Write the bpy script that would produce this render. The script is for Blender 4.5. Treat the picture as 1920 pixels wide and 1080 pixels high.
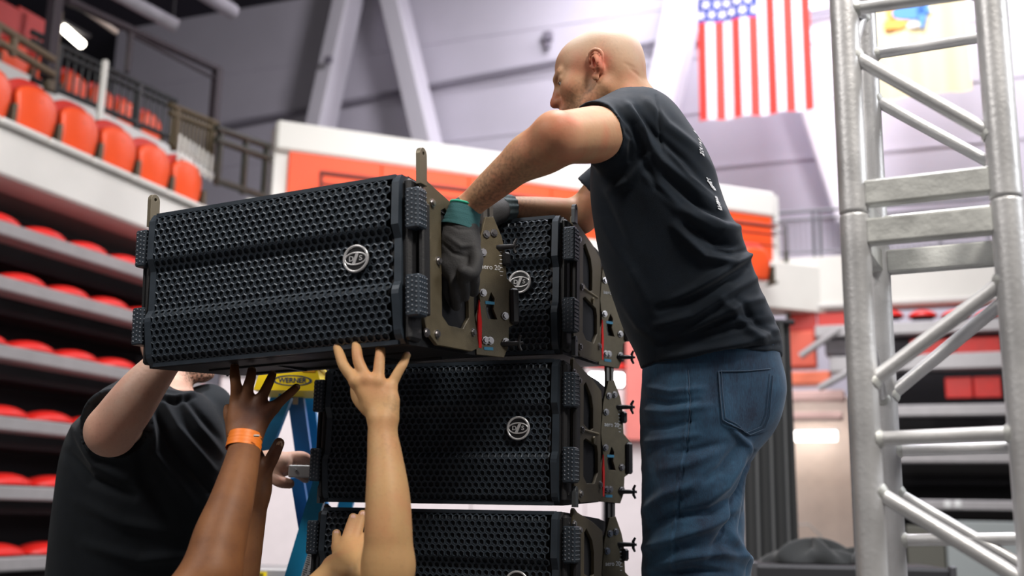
import bpy, math, random
import numpy as np
from mathutils import Vector, Matrix, Euler
from mathutils.bvhtree import BVHTree

random.seed(7)
rng = np.random.RandomState(7)
for o in list(bpy.data.objects):
    bpy.data.objects.remove(o, do_unlink=True)
SC = bpy.context.scene
COL = SC.collection

# ------------------------------------------------------------------ camera
FPX = 2000.0
PITCH, ROLL = math.radians(12.0), math.radians(1.1)
CAM = np.array([0.0, 0.0, 1.9])
_F = np.array([0, math.cos(PITCH), math.sin(PITCH)])
_R0 = np.array([1.0, 0, 0]); _U0 = np.array([0, -math.sin(PITCH), math.cos(PITCH)])
_R = math.cos(ROLL) * _R0 + math.sin(ROLL) * _U0
_U = math.cos(ROLL) * _U0 - math.sin(ROLL) * _R0
cam_d = bpy.data.cameras.new('camera'); cam = bpy.data.objects.new('camera', cam_d); COL.objects.link(cam)
cam_d.sensor_width = 36.0; cam_d.lens = FPX / 1920 * 36
cam.matrix_world = Matrix(((_R[0], _U[0], -_F[0], CAM[0]), (_R[1], _U[1], -_F[1], CAM[1]), (_R[2], _U[2], -_F[2], CAM[2]), (0, 0, 0, 1)))
cam_d.dof.use_dof = True; cam_d.dof.focus_distance = 2.5; cam_d.dof.aperture_fstop = 2.2
cam_d.clip_end = 200
SC.camera = cam

# ------------------------------------------------------------------ world, lights, exposure
SC.view_settings.view_transform = 'Standard'; SC.view_settings.look = 'None'
SC.view_settings.gamma = 1; SC.view_settings.use_curve_mapping = False
SC.view_settings.exposure = 0.0
w = bpy.data.worlds.new('world'); SC.world = w; w.use_nodes = True
w.node_tree.nodes['Background'].inputs[0].default_value = (0.62, 0.60, 0.66, 1)
w.node_tree.nodes['Background'].inputs[1].default_value = 0.09

def area(name, loc, target, size, power, color=(1, 1, 1), size_y=None):
    d = bpy.data.lights.new(name, 'AREA'); o = bpy.data.objects.new(name, d); COL.objects.link(o)
    d.energy = power; d.size = size; d.color = color
    if size_y: d.shape = 'RECTANGLE'; d.size_y = size_y
    o.location = loc
    o.rotation_euler = (Vector(target) - Vector(loc)).to_track_quat('-Z', 'Y').to_euler()
    return o
area('arena_and_fill_light', (1.7, -0.8, 6.4), (0.0, 2.6, 2.1), 0.8, 270, (1.0, 0.94, 0.86))
area('arena_and_fill_light', (0.6, 3.6, 8.0), (0.6, 2.6, 2.0), 1.2, 380, (0.98, 0.96, 1.0))
area('arena_and_fill_light', (3.5, 4.2, 7.5), (0.8, 2.6, 2.0), 2.0, 150, (0.95, 0.95, 1.0))
area('arena_and_fill_light', (-2.0, 4.0, 8.5), (-4.6, 9.0, 5.5), 2.0, 185, (1.0, 0.97, 0.92))
area('arena_and_fill_light', (3.5, 10.5, 12.0), (5.0, 18.0, 8.5), 3.0, 1150, (0.98, 0.95, 1.0))
area('arena_and_fill_light', (-3.4, 0.2, 5.5), (0.0, 2.4, 2.2), 1.2, 105, (1.0, 0.95, 0.9))  # added fill from the left, brightens the face
for _x, _y, _e in ((1.9, 18.9, 130), (5.1, 17.6, 360), (8.9, 16.2, 260)):
    area('wall_fill', (_x, _y, 13.5), (_x + .8, _y + 2.05, 5.5), 3.2, _e, (0.97, 0.94, 1.0), 1.0)  # added out-of-view fill lights that brighten the back wall
area('arena_and_fill_light', (5.0, 1.2, 4.6), (0.8, 2.2, 2.2), 1.6, 110, (0.95, 0.97, 1.0))  # added fill from the right for the truss
area('arena_and_fill_light', (1.5, 7.5, 8.5), (0.0, 12.6, 3.5), 2.5, 140, (1.0, 0.97, 0.97)).data.spread = math.radians(100)

# ------------------------------------------------------------------ helpers: points from image positions, real metres
def ray(px, py):
    v = _F + _R * ((px - 960) / FPX) + _U * ((540 - py) / FPX)
    return v
def at(px, py, d):
    return CAM + ray(px, py) * d
def onplane(px, py, p0, n):
    v = ray(px, py); p0 = np.asarray(p0, float); n = np.asarray(n, float)
    return CAM + v * (np.dot(p0 - CAM, n) / np.dot(v, n))
def zover(x, y, py):                       # height over the ground point (x, y) seen at image row py
    lo, hi = -3.0, 30.0
    for _ in range(50):
        m = (lo + hi) / 2
        if project(np.array([[x, y, m]]))[1][0] > py: lo = m
        else: hi = m
    return m
def project(P):
    D = P - CAM
    d = D @ _F
    return 960 + FPX * (D @ _R) / d, 540 - FPX * (D @ _U) / d, d
def unit(v):
    v = np.asarray(v, float); return v / np.linalg.norm(v)

# ------------------------------------------------------------------ materials
MATS = {}
def mat(name, col, rough=.5, metal=0., var=0., vscale=8., bump=0., bscale=40., emit=0., spec=.5, sheen=0., sss=0., trans=0., coat=0., detail=4.):
    if name in MATS: return MATS[name]
    m = bpy.data.materials.new(name); m.use_nodes = True; nt = m.node_tree
    b = nt.nodes['Principled BSDF']
    b.inputs['Base Color'].default_value = (*col, 1); b.inputs['Roughness'].default_value = rough
    b.inputs['Metallic'].default_value = metal; b.inputs['Specular IOR Level'].default_value = spec
    if sheen: b.inputs['Sheen Weight'].default_value = sheen
    if coat: b.inputs['Coat Weight'].default_value = coat
    if sss:
        b.inputs['Subsurface Weight'].default_value = sss
        b.inputs['Subsurface Radius'].default_value = (.012, .004, .002); b.inputs['Subsurface Scale'].default_value = 1.0
    if trans: b.inputs['Transmission Weight'].default_value = trans
    if emit:
        b.inputs['Emission Color'].default_value = (*col, 1); b.inputs['Emission Strength'].default_value = emit
    tc = nt.nodes.new('ShaderNodeTexCoord')
    if var:
        n = nt.nodes.new('ShaderNodeTexNoise'); n.inputs['Scale'].default_value = vscale; n.inputs['Detail'].default_value = detail
        nt.links.new(tc.outputs['Object'], n.inputs['Vector'])
        r = nt.nodes.new('ShaderNodeMapRange'); r.inputs[1].default_value = .3; r.inputs[2].default_value = .7
        r.inputs[3].default_value = 1 - var; r.inputs[4].default_value = 1 + var
        nt.links.new(n.outputs['Fac'], r.inputs[0])
        mx = nt.nodes.new('ShaderNodeVectorMath'); mx.operation = 'SCALE'; mx.inputs[0].default_value = col
        nt.links.new(r.outputs[0], mx.inputs['Scale']); nt.links.new(mx.outputs[0], b.inputs['Base Color'])
        r2 = nt.nodes.new('ShaderNodeMapRange'); r2.inputs[1].default_value = .3; r2.inputs[2].default_value = .7
        r2.inputs[3].default_value = max(0, rough - var * .3); r2.inputs[4].default_value = min(1, rough + var * .3)
        nt.links.new(n.outputs['Fac'], r2.inputs[0]); nt.links.new(r2.outputs[0], b.inputs['Roughness'])
    if bump:
        n2 = nt.nodes.new('ShaderNodeTexNoise'); n2.inputs['Scale'].default_value = bscale; n2.inputs['Detail'].default_value = 6
        nt.links.new(tc.outputs['Object'], n2.inputs['Vector'])
        bp = nt.nodes.new('ShaderNodeBump'); bp.inputs['Strength'].default_value = bump; bp.inputs['Distance'].default_value = .002
        nt.links.new(n2.outputs['Fac'], bp.inputs['Height']); nt.links.new(bp.outputs[0], b.inputs['Normal'])
    MATS[name] = m
    return m

def skin_mat(name, base, red, dark, hair=0.):
    m = mat(name, base, rough=.56, sss=.12, spec=.4)
    nt = m.node_tree; b = nt.nodes['Principled BSDF']; tc = nt.nodes['Texture Coordinate']
    n1 = nt.nodes.new('ShaderNodeTexNoise'); n1.inputs['Scale'].default_value = 16; n1.inputs['Detail'].default_value = 3
    n2 = nt.nodes.new('ShaderNodeTexNoise'); n2.inputs['Scale'].default_value = 140; n2.inputs['Detail'].default_value = 4
    for n in (n1, n2): nt.links.new(tc.outputs['Object'], n.inputs['Vector'])
    r1 = nt.nodes.new('ShaderNodeMapRange'); r1.inputs[1].default_value = .42; r1.inputs[2].default_value = .68; r1.inputs[4].default_value = .42
    nt.links.new(n1.outputs['Fac'], r1.inputs[0])
    at_ = nt.nodes.new('ShaderNodeAttribute'); at_.attribute_name = 'flush_shade'
    sep = nt.nodes.new('ShaderNodeSeparateColor'); nt.links.new(at_.outputs['Color'], sep.inputs[0])
    ad = nt.nodes.new('ShaderNodeMath'); ad.operation = 'ADD'; ad.use_clamp = True
    nt.links.new(r1.outputs[0], ad.inputs[0]); nt.links.new(sep.outputs[0], ad.inputs[1])
    mx = nt.nodes.new('ShaderNodeMix'); mx.data_type = 'RGBA'; mx.inputs[6].default_value = (*base, 1); mx.inputs[7].default_value = (*red, 1)
    nt.links.new(ad.outputs[0], mx.inputs[0])
    r2 = nt.nodes.new('ShaderNodeMapRange'); r2.inputs[1].default_value = .55; r2.inputs[2].default_value = .72; r2.inputs[4].default_value = .10
    nt.links.new(n2.outputs['Fac'], r2.inputs[0])
    ad2 = nt.nodes.new('ShaderNodeMath'); ad2.operation = 'ADD'; ad2.use_clamp = True
    nt.links.new(r2.outputs[0], ad2.inputs[0])
    ml = nt.nodes.new('ShaderNodeMath'); ml.operation = 'MULTIPLY_ADD'   # stubble and arm hair: speckled where the green channel says
    r3 = nt.nodes.new('ShaderNodeMapRange'); r3.inputs[1].default_value = .38; r3.inputs[2].default_value = .62
    nt.links.new(n2.outputs['Fac'], r3.inputs[0])
    nt.links.new(sep.outputs[1], ml.inputs[0]); nt.links.new(r3.outputs[0], ml.inputs[1]); ml.inputs[2].default_value = 0
    nt.links.new(ml.outputs[0], ad2.inputs[1])
    mx2 = nt.nodes.new('ShaderNodeMix'); mx2.data_type = 'RGBA'; mx2.inputs[7].default_value = (*dark, 1)
    nt.links.new(mx.outputs[2], mx2.inputs[6]); nt.links.new(ad2.outputs[0], mx2.inputs[0])
    # blue channel: pale scalp
    mx3 = nt.nodes.new('ShaderNodeMix'); mx3.data_type = 'RGBA'; mx3.inputs[7].default_value = (.60, .53, .45, 1)
    nt.links.new(mx2.outputs[2], mx3.inputs[6]); nt.links.new(sep.outputs[2], mx3.inputs[0])
    nt.links.new(mx3.outputs[2], b.inputs['Base Color'])
    bp = nt.nodes.new('ShaderNodeBump'); bp.inputs['Strength'].default_value = .25; bp.inputs['Distance'].default_value = .0015
    nt.links.new(n2.outputs['Fac'], bp.inputs['Height']); nt.links.new(bp.outputs[0], b.inputs['Normal'])
    return m

# ------------------------------------------------------------------ object helpers
def props(o, label=None, cat=None, group=None, kind=None):
    if label: o['label'] = label
    if cat: o['category'] = cat
    if group: o['group'] = group
    if kind: o['kind'] = kind
    return o
def empty(name, loc=(0, 0, 0), rot=(0, 0, 0), **k):
    o = bpy.data.objects.new(name, None); COL.objects.link(o); o.location = tuple(loc); o.rotation_euler = rot
    o.empty_display_size = .1
    return props(o, **k)
def link(name, me, parent=None, loc=None, rot=None, **k):
    o = bpy.data.objects.new(name, me); COL.objects.link(o)
    if parent: o.parent = parent
    if loc is not None: o.location = tuple(loc)
    if rot is not None: o.rotation_euler = rot
    return props(o, **k)
def copy_tree(o, parent=None):
    c = o.copy(); COL.objects.link(c)
    if parent: c.parent = parent
    for ch in list(o.children): copy_tree(ch, c)
    return c

class MB:
    """collects shapes into one mesh"""
    def __init__(s): s.v = []; s.f = []; s.m = []; s.sm = []; s.mats = []; s.cur = 0; s.T = None
    def mat(s, m):
        if m not in s.mats: s.mats.append(m)
        s.cur = s.mats.index(m); return s
    def add(s, vs, fs, smooth=False):
        n = len(s.v)
        for p in vs:
            p = Vector(tuple(p)); s.v.append(tuple(s.T @ p) if s.T else tuple(p))
        for f in fs: s.f.append(tuple(i + n for i in f)); s.m.append(s.cur); s.sm.append(smooth)
        return s
    def box(s, c, d, R=None, b=0.):
        hx, hy, hz = d[0] / 2, d[1] / 2, d[2] / 2
        if b <= 0:
            vs = [(x * hx, y * hy, z * hz) for x in (-1, 1) for y in (-1, 1) for z in (-1, 1)]
            fs = [(0, 1, 3, 2), (4, 6, 7, 5), (0, 4, 5, 1), (2, 3, 7, 6), (0, 2, 6, 4), (1, 5, 7, 3)]
        else:
            b = min(b, hx * .99, hy * .99, hz * .99); vs = []; idx = {}
            for sx in (-1, 1):
                for sy in (-1, 1):
                    for sz in (-1, 1):
                        for ax in range(3):
                            p = [sx * (hx - b), sy * (hy - b), sz * (hz - b)]
                            p[ax] = (sx * hx, sy * hy, sz * hz)[ax]
                            idx[(sx, sy, sz, ax)] = len(vs); vs.append(tuple(p))
            fs = []
            for ax in range(3):
                o1, o2 = [(1, 2), (2, 0), (0, 1)][ax]
                for sg in (-1, 1):
                    q = []
                    for a1, a2 in ((-1, -1), (1, -1), (1, 1), (-1, 1)):
                        k = [0, 0, 0]; k[ax] = sg; k[o1] = a1; k[o2] = a2; q.append(idx[(*k, ax)])
                    fs.append(tuple(q if sg > 0 else q[::-1]))
            for ax in range(3):
                o1, o2 = [(1, 2), (2, 0), (0, 1)][ax]
                for a1 in (-1, 1):
                    for a2 in (-1, 1):
                        k0 = [0, 0, 0]; k0[o1] = a1; k0[o2] = a2; k0[ax] = -1; k1 = list(k0); k1[ax] = 1
                        q = (idx[(*k0, o1)], idx[(*k1, o1)], idx[(*k1, o2)], idx[(*k0, o2)])
                        fs.append(q if a1 * a2 < 0 else q[::-1])
            for sx in (-1, 1):
                for sy in (-1, 1):
                    for sz in (-1, 1):
                        q = tuple(idx[(sx, sy, sz, a)] for a in range(3)); fs.append(q if sx * sy * sz > 0 else q[::-1])
        M = Matrix.Translation(Vector(tuple(c))) @ (R.to_4x4() if R is not None else Matrix())
        return s.add([M @ Vector(p) for p in vs], fs)
    def tube(s, pts, r, seg=10, cap=True, rr=None, flat=None):
        """round tube along points, radius r or list"""
        P = [Vector(tuple(p)) for p in pts]; n = len(P)
        R = r if isinstance(r, (list, tuple)) else [r] * n
        vs = []; up = None
        for i in range(n):
            t = (P[min(i + 1, n - 1)] - P[max(i - 1, 0)]).normalized()
            if up is None:
                up = Vector((0, 0, 1)) if abs(t.z) < .9 else Vector((1, 0, 0))
            sx = t.cross(up).normalized(); up = sx.cross(t).normalized()
            for k in range(seg):
                a = 2 * math.pi * k / seg
                vs.append(P[i] + (sx * math.cos(a) + up * math.sin(a)) * R[i])
        fs = [(i * seg + k, i * seg + (k + 1) % seg, (i + 1) * seg + (k + 1) % seg, (i + 1) * seg + k) for i in range(n - 1) for k in range(seg)]
        s.add(vs, fs, True)
        if cap:
            s.add(vs[:seg], [tuple(range(seg))[::-1]]); s.add(vs[-seg:], [tuple(range(seg))])
        return s
    def prism(s, poly, z0, z1, M=None):
        """poly in local xy, extruded z0..z1, then matrix M"""
        n = len(poly); vs = [(x, y, z0) for x, y in poly] + [(x, y, z1) for x, y in poly]
        fs = [tuple(range(n))[::-1], tuple(range(n, 2 * n))] + [(i, (i + 1) % n, n + (i + 1) % n, n + i) for i in range(n)]
        if M is not None: vs = [M @ Vector(p) for p in vs]
        return s.add(vs, fs)
    def ball(s, c, r, seg=12, rings=8, R=None):
        rx, ry, rz = r if isinstance(r, (list, tuple)) else (r, r, r)
        vs = []
        for i in range(1, rings):
            th = math.pi * i / rings
            for k in range(seg):
                a = 2 * math.pi * k / seg
                vs.append(Vector((rx * math.sin(th) * math.cos(a), ry * math.sin(th) * math.sin(a), rz * math.cos(th))))
        vs += [Vector((0, 0, rz)), Vector((0, 0, -rz))]
        if R is not None: vs = [R @ p for p in vs]
        vs = [p + Vector(tuple(c)) for p in vs]
        fs = [(i * seg + k, (i + 1) * seg + k, (i + 1) * seg + (k + 1) % seg, i * seg + (k + 1) % seg) for i in range(rings - 2) for k in range(seg)]
        N = (rings - 1) * seg
        fs += [(N, k, (k + 1) % seg) for k in range(seg)] + [(N + 1, (rings - 2) * seg + (k + 1) % seg, (rings - 2) * seg + k) for k in range(seg)]
        return s.add(vs, fs, True)
    def grid(s, fn, nu, nv, smooth=True, close_u=False):
        vs = [fn(i / nu, j / nv) for j in range(nv + 1) for i in range(nu + 1)]
        fs = [(j * (nu + 1) + i, j * (nu + 1) + i + 1, (j + 1) * (nu + 1) + i + 1, (j + 1) * (nu + 1) + i) for j in range(nv) for i in range(nu)]
        return s.add(vs, fs, smooth)
    def mesh(s, name):
        me = bpy.data.meshes.new(name); me.from_pydata(s.v, [], s.f)
        for m in s.mats: me.materials.append(m)
        me.polygons.foreach_set('material_index', s.m); me.polygons.foreach_set('use_smooth', s.sm); me.update()
        return me
    def build(s, name, m=None, parent=None, loc=None, rot=None, **k):
        if m is not None and not s.mats: s.mats = [m]
        return link(name, s.mesh(name), parent, loc, rot, **k)

def tomesh(ob):
    COL.objects.link(ob); dg = bpy.context.evaluated_depsgraph_get(); me = bpy.data.meshes.new_from_object(ob.evaluated_get(dg))
    COL.objects.unlink(ob); d = ob.data; bpy.data.objects.remove(ob)
    return me
def plate(loops, th, bevel=0.):
    """flat plate with holes: loops of 2D points (first = outline); thickness centred on z=0"""
    c = bpy.data.curves.new('plate', 'CURVE'); c.dimensions = '2D'; c.fill_mode = 'BOTH'; c.extrude = th / 2; c.bevel_depth = bevel
    for L in loops:
        sp = c.splines.new('POLY'); sp.points.add(len(L) - 1); sp.use_cyclic_u = True
        for i, (x, y) in enumerate(L): sp.points[i].co = (x, y, 0, 1)
    return tomesh(bpy.data.objects.new('plate', c))
def text(body, size, th=.0004, bold=False):
    c = bpy.data.curves.new('text', 'FONT'); c.body = body; c.size = size; c.extrude = th; c.align_x = 'CENTER'; c.align_y = 'CENTER'
    if bold: c.offset = size * .02
    return tomesh(bpy.data.objects.new('text', c))
def setmat(me, m, smooth=False):
    me.materials.clear(); me.materials.append(m)
    me.polygons.foreach_set('use_smooth', [smooth] * len(me.polygons)); return me
def rounded(x0, y0, x1, y1, r, n=4):
    out = []
    for cx, cy, a0 in ((x1 - r, y1 - r, 0), (x0 + r, y1 - r, 90), (x0 + r, y0 + r, 180), (x1 - r, y0 + r, 270)):
        for k in range(n + 1):
            a = math.radians(a0 + 90 * k / n); out.append((cx + r * math.cos(a), cy + r * math.sin(a)))
    return out
def circ(cx, cy, r, n=16): return [(cx + r * math.cos(2 * math.pi * k / n), cy + r * math.sin(2 * math.pi * k / n)) for k in range(n)]

# ------------------------------------------------------------------ continuous bodies from blended volumes
class SDF:
    def __init__(s, lo, hi, h):
        s.lo = np.array(lo, float); s.h = h
        s.n = np.ceil((np.array(hi, float) - s.lo) / h).astype(int) + 1
        s.a = np.full(tuple(s.n), .5, np.float32)
        s.ax = [(s.lo[i] + h * np.arange(s.n[i])).astype(np.float32) for i in range(3)]
    def _apply(s, fn, lo, hi, k, op):
        m = k + 3 * s.h
        i0 = np.maximum(np.floor((np.asarray(lo) - m - s.lo) / s.h).astype(int), 0)
        i1 = np.minimum(np.ceil((np.asarray(hi) + m - s.lo) / s.h).astype(int) + 1, s.n)
        if (i1 <= i0).any(): return
        X = s.ax[0][i0[0]:i1[0]][:, None, None]; Y = s.ax[1][i0[1]:i1[1]][None, :, None]; Z = s.ax[2][i0[2]:i1[2]][None, None, :]
        d = fn(X, Y, Z).astype(np.float32); sl = tuple(slice(i0[i], i1[i]) for i in range(3)); a = s.a[sl]
        if op == 'u':
            hh = np.maximum(k - np.abs(a - d), 0) / k if k > 0 else 0
            s.a[sl] = np.minimum(a, d) - hh * hh * k * .25
        elif op == 's':
            d = -d; hh = np.maximum(k - np.abs(a - d), 0) / k if k > 0 else 0
            s.a[sl] = np.maximum(a, d) + hh * hh * k * .25
    def cone(s, a, b, r1, r2, k=.012, n=None, fl=1., op='u'):
        a = np.asarray(a, float); b = np.asarray(b, float); ba = b - a; L2 = float(ba @ ba) + 1e-12
        r = max(r1, r2)
        def fn(X, Y, Z):
            x, y, z = X - a[0], Y - a[1], Z - a[2]
            t = np.clip((x * ba[0] + y * ba[1] + z * ba[2]) / L2, 0, 1)
            dx, dy, dz = x - ba[0] * t, y - ba[1] * t, z - ba[2] * t
            q = dx * dx + dy * dy + dz * dz
            if n is not None:
                c = dx * n[0] + dy * n[1] + dz * n[2]; q = q + c * c * (1 / fl ** 2 - 1)
            return np.sqrt(q) - (r1 + (r2 - r1) * t)
        s._apply(fn, np.minimum(a, b) - r, np.maximum(a, b) + r, k, op)
        return s
    def chain(s, pts, rs, k=.012, n=None, fl=1.):
        P = np.array([np.asarray(p, float) for p in pts]); rs = list(rs); rs += [rs[-1]] * (len(P) - len(rs)); r = np.array(rs, float)
        if len(P) > 2:
            m = 9 if len(P) < 7 else 6; Q = [P[0]]; q = [r[0]]
            for i in range(len(P) - 1):
                p0, p1, p2, p3 = P[max(i - 1, 0)], P[i], P[i + 1], P[min(i + 2, len(P) - 1)]
                r0, r1, r2, r3 = r[max(i - 1, 0)], r[i], r[i + 1], r[min(i + 2, len(P) - 1)]
                for j in range(1, m + 1):
                    t = j / m; f = lambda a, b, c, d: .5 * (2 * b + (c - a) * t + (2 * a - 5 * b + 4 * c - d) * t * t + (3 * b - a - 3 * c + d) * t ** 3)
                    Q.append(f(p0, p1, p2, p3)); q.append(f(r0, r1, r2, r3))
            P, r = np.array(Q), np.array(q)
        def fn(X, Y, Z):
            best = None
            for i in range(len(P) - 1):
                a, b = P[i], P[i + 1]; ba = b - a; L2 = float(ba @ ba) + 1e-12
                x, y, z = X - a[0], Y - a[1], Z - a[2]
                t = np.clip((x * ba[0] + y * ba[1] + z * ba[2]) / L2, 0, 1)
                dx, dy, dz = x - ba[0] * t, y - ba[1] * t, z - ba[2] * t
                qq = dx * dx + dy * dy + dz * dz
                if n is not None:
                    c = dx * n[0] + dy * n[1] + dz * n[2]; qq = qq + c * c * (1 / fl ** 2 - 1)
                d = np.sqrt(qq) - (r[i] + (r[i + 1] - r[i]) * t)
                best = d if best is None else np.minimum(best, d)
            return best
        m = r.max(); s._apply(fn, P.min(0) - m, P.max(0) + m, k, 'u')
        return s
    def ell(s, c, r, R=None, k=.012, op='u'):
        c = np.asarray(c, float); r = np.asarray(r, float); R = np.eye(3) if R is None else R; m = max(r)
        def fn(X, Y, Z):
            x, y, z = X - c[0], Y - c[1], Z - c[2]
            p = [(x * R[0, i] + y * R[1, i] + z * R[2, i]) for i in range(3)]
            k0 = np.sqrt((p[0] / r[0]) ** 2 + (p[1] / r[1]) ** 2 + (p[2] / r[2]) ** 2)
            k1 = np.sqrt((p[0] / r[0] ** 2) ** 2 + (p[1] / r[1] ** 2) ** 2 + (p[2] / r[2] ** 2) ** 2) + 1e-9
            return k0 * (k0 - 1) / k1
        s._apply(fn, c - m, c + m, k, op)
        return s
    def loft(s, sl, yaw, k=.02, pw=2.3):
        """sl: (z, cx, cy, half depth along yaw direction, half width across)"""
        sl = sorted(sl); A = np.array(sl, float); f = (math.cos(yaw), math.sin(yaw)); m = A[:, 3:].max()
        lo = np.array([A[:, 1].min() - m, A[:, 2].min() - m, A[0, 0]]); hi = np.array([A[:, 1].max() + m, A[:, 2].max() + m, A[-1, 0]])
        zs = np.linspace(A[0, 0], A[-1, 0], 80)
        cols = []
        for c in range(1, 5):
            v = np.interp(zs, A[:, 0], A[:, c])
            for _ in range(6): v[1:-1] = (v[:-2] + v[1:-1] * 2 + v[2:]) / 4
            cols.append(v)
        def fn(X, Y, Z):
            cx, cy, a, b = (np.interp(Z, zs, c) for c in cols)
            x, y = X - cx, Y - cy; u = np.abs(x * f[0] + y * f[1]) / a; v = np.abs(-x * f[1] + y * f[0]) / b
            d = ((u ** pw + v ** pw) ** (1 / pw) - 1) * np.minimum(a, b)
            over = np.maximum(Z - A[-1, 0], A[0, 0] - Z)
            return np.maximum(d, over)
        s._apply(fn, lo, hi, k, 'u')
        return s
    def cut(s, p, n):                       # remove the side the normal points to
        n = unit(n)
        d = (s.ax[0][:, None, None] - p[0]) * n[0] + (s.ax[1][None, :, None] - p[1]) * n[1] + (s.ax[2][None, None, :] - p[2]) * n[2]
        s.a = np.maximum(s.a, d.astype(np.float32)); return s
    def verts(s, smooth=1):
        a = s.a; neg = a < 0
        c = neg[:-1, :-1, :-1].astype(np.int8)
        for dx in (0, 1):
            for dy in (0, 1):
                for dz in (0, 1):
                    if dx or dy or dz:
                        c += neg[dx:a.shape[0] - 1 + dx, dy:a.shape[1] - 1 + dy, dz:a.shape[2] - 1 + dz]
        I = np.argwhere((c > 0) & (c < 8)); del c
        idx = np.full(np.array(a.shape) - 1, -1, np.int32); idx[tuple(I.T)] = np.arange(len(I))
        off = [(x, y, z) for x in (0, 1) for y in (0, 1) for z in (0, 1)]
        val = {o: a[I[:, 0] + o[0], I[:, 1] + o[1], I[:, 2] + o[2]] for o in off}
        acc = np.zeros((len(I), 3)); cnt = np.zeros(len(I))
        for o in off:
            for ax in range(3):
                if o[ax] == 0:
                    p = list(o); p[ax] = 1; p = tuple(p); va, vb = val[o], val[p]; m = (va < 0) != (vb < 0)
                    t = np.where(m, va / np.where(m, va - vb, 1), 0)
                    q = np.array(o, float)[None, :].repeat(len(I), 0); q[:, ax] = t
                    acc[m] += q[m]; cnt[m] += 1
        V = s.lo + (I + acc / cnt[:, None]) * s.h
        Q = []
        for ax in range(3):
            o1, o2 = [(1, 2), (2, 0), (0, 1)][ax]
            sa = [slice(None)] * 3; sb = [slice(None)] * 3; sa[ax] = slice(None, -1); sb[ax] = slice(1, None)
            E = np.argwhere(neg[tuple(sa)] != neg[tuple(sb)])
            E = E[(E[:, o1] > 0) & (E[:, o2] > 0) & (E[:, o1] < a.shape[o1] - 1) & (E[:, o2] < a.shape[o2] - 1)]
            q = []
            for d1, d2 in ((-1, -1), (0, -1), (0, 0), (-1, 0)):
                J = E.copy(); J[:, o1] += d1; J[:, o2] += d2; q.append(idx[tuple(J.T)])
            q = np.stack(q, 1); fl = ~neg[tuple(E.T)]; q[fl] = q[fl][:, ::-1]; Q.append(q)
        Q = np.concatenate(Q); Q = Q[(Q >= 0).all(1)]
        for it in range(smooth * 2):
            S = np.zeros_like(V); N = np.zeros(len(V))
            for k in range(4):
                a_, b_ = Q[:, k], Q[:, (k + 1) % 4]
                for c3 in range(3):
                    S[:, c3] += np.bincount(a_, V[b_, c3], len(V)) + np.bincount(b_, V[a_, c3], len(V))
                N += np.bincount(a_, minlength=len(V)) + np.bincount(b_, minlength=len(V))
            N[N == 0] = 1
            V = V + (S / N[:, None] - V) * (.6 if it % 2 == 0 else -.5)
        return V, Q
def normals(V, Q):
    n = np.cross(V[Q[:, 2]] - V[Q[:, 0]], V[Q[:, 3]] - V[Q[:, 1]]); N = np.zeros_like(V)
    for k in range(4):
        for c in range(3): N[:, c] += np.bincount(Q[:, k], n[:, c], len(V))
    return N / (np.linalg.norm(N, axis=1)[:, None] + 1e-12)
def npmesh(name, V, Q, m, flush_shade=None):
    me = bpy.data.meshes.new(name); me.vertices.add(len(V)); me.vertices.foreach_set('co', V.astype(np.float32).ravel())
    me.loops.add(len(Q) * 4); me.loops.foreach_set('vertex_index', Q.astype(np.int32).ravel())
    me.polygons.add(len(Q)); me.polygons.foreach_set('loop_start', np.arange(0, len(Q) * 4, 4, dtype=np.int32))
    me.polygons.foreach_set('loop_total', np.full(len(Q), 4, np.int32))
    me.update(calc_edges=True); me.validate()
    me.polygons.foreach_set('use_smooth', np.ones(len(me.polygons), bool)); me.materials.append(m)
    if flush_shade is not None and len(me.vertices) == len(V):
        ca = me.color_attributes.new('flush_shade', 'FLOAT_COLOR', 'POINT')
        ca.data.foreach_set('color', np.concatenate([flush_shade, np.ones((len(V), 1))], 1).astype(np.float32).ravel())
    return me
def segdist(px, py, a, b):
    ba = (b[0] - a[0], b[1] - a[1]); L = ba[0] ** 2 + ba[1] ** 2 + 1e-9
    t = np.clip(((px - a[0]) * ba[0] + (py - a[1]) * ba[1]) / L, 0, 1)
    return np.hypot(px - a[0] - ba[0] * t, py - a[1] - ba[1] * t), t
def folds(V, Q, strokes, push=1.):
    """cloth folds: ridges (h>0) and creases (h<0) along curves on the side of the cloth that was drawn"""
    N = normals(V, Q); px, py, d = project(V); face = np.einsum('ij,ij->i', N, (CAM - V) / np.linalg.norm(CAM - V, axis=1)[:, None])
    g = np.clip(face * 3 + .35, 0, 1); D = np.zeros(len(V))
    for pts, wd, h in strokes:
        best = np.full(len(V), 1e9); tt = np.zeros(len(V)); n = len(pts) - 1
        for i in range(n):
            dd, t = segdist(px, py, pts[i], pts[i + 1]); m = dd < best; best[m] = dd[m]; tt[m] = (i + t[m]) / n
        D += h * np.exp(-(best / wd) ** 2) * np.sin(np.pi * np.clip(tt * .86 + .07, 0, 1)) ** .7
    return V + N * (D * g * push)[:, None]
def ripple(V, Q, amp, freq, seed=0, stretch=(1, 1, 1)):
    r = np.random.RandomState(seed); N = normals(V, Q); D = np.zeros(len(V)); P = V * np.array(stretch)
    for i in range(10):
        k = r.normal(size=3); k *= freq * r.uniform(.6, 1.7) / np.linalg.norm(k)
        w2 = r.normal(size=3) * freq * .4
        D += np.sin(P @ k + 1.4 * np.sin(P @ w2 + r.uniform(0, 6)) + r.uniform(0, 6))
    return V + N * (amp * D / 3)[:, None]
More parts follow.
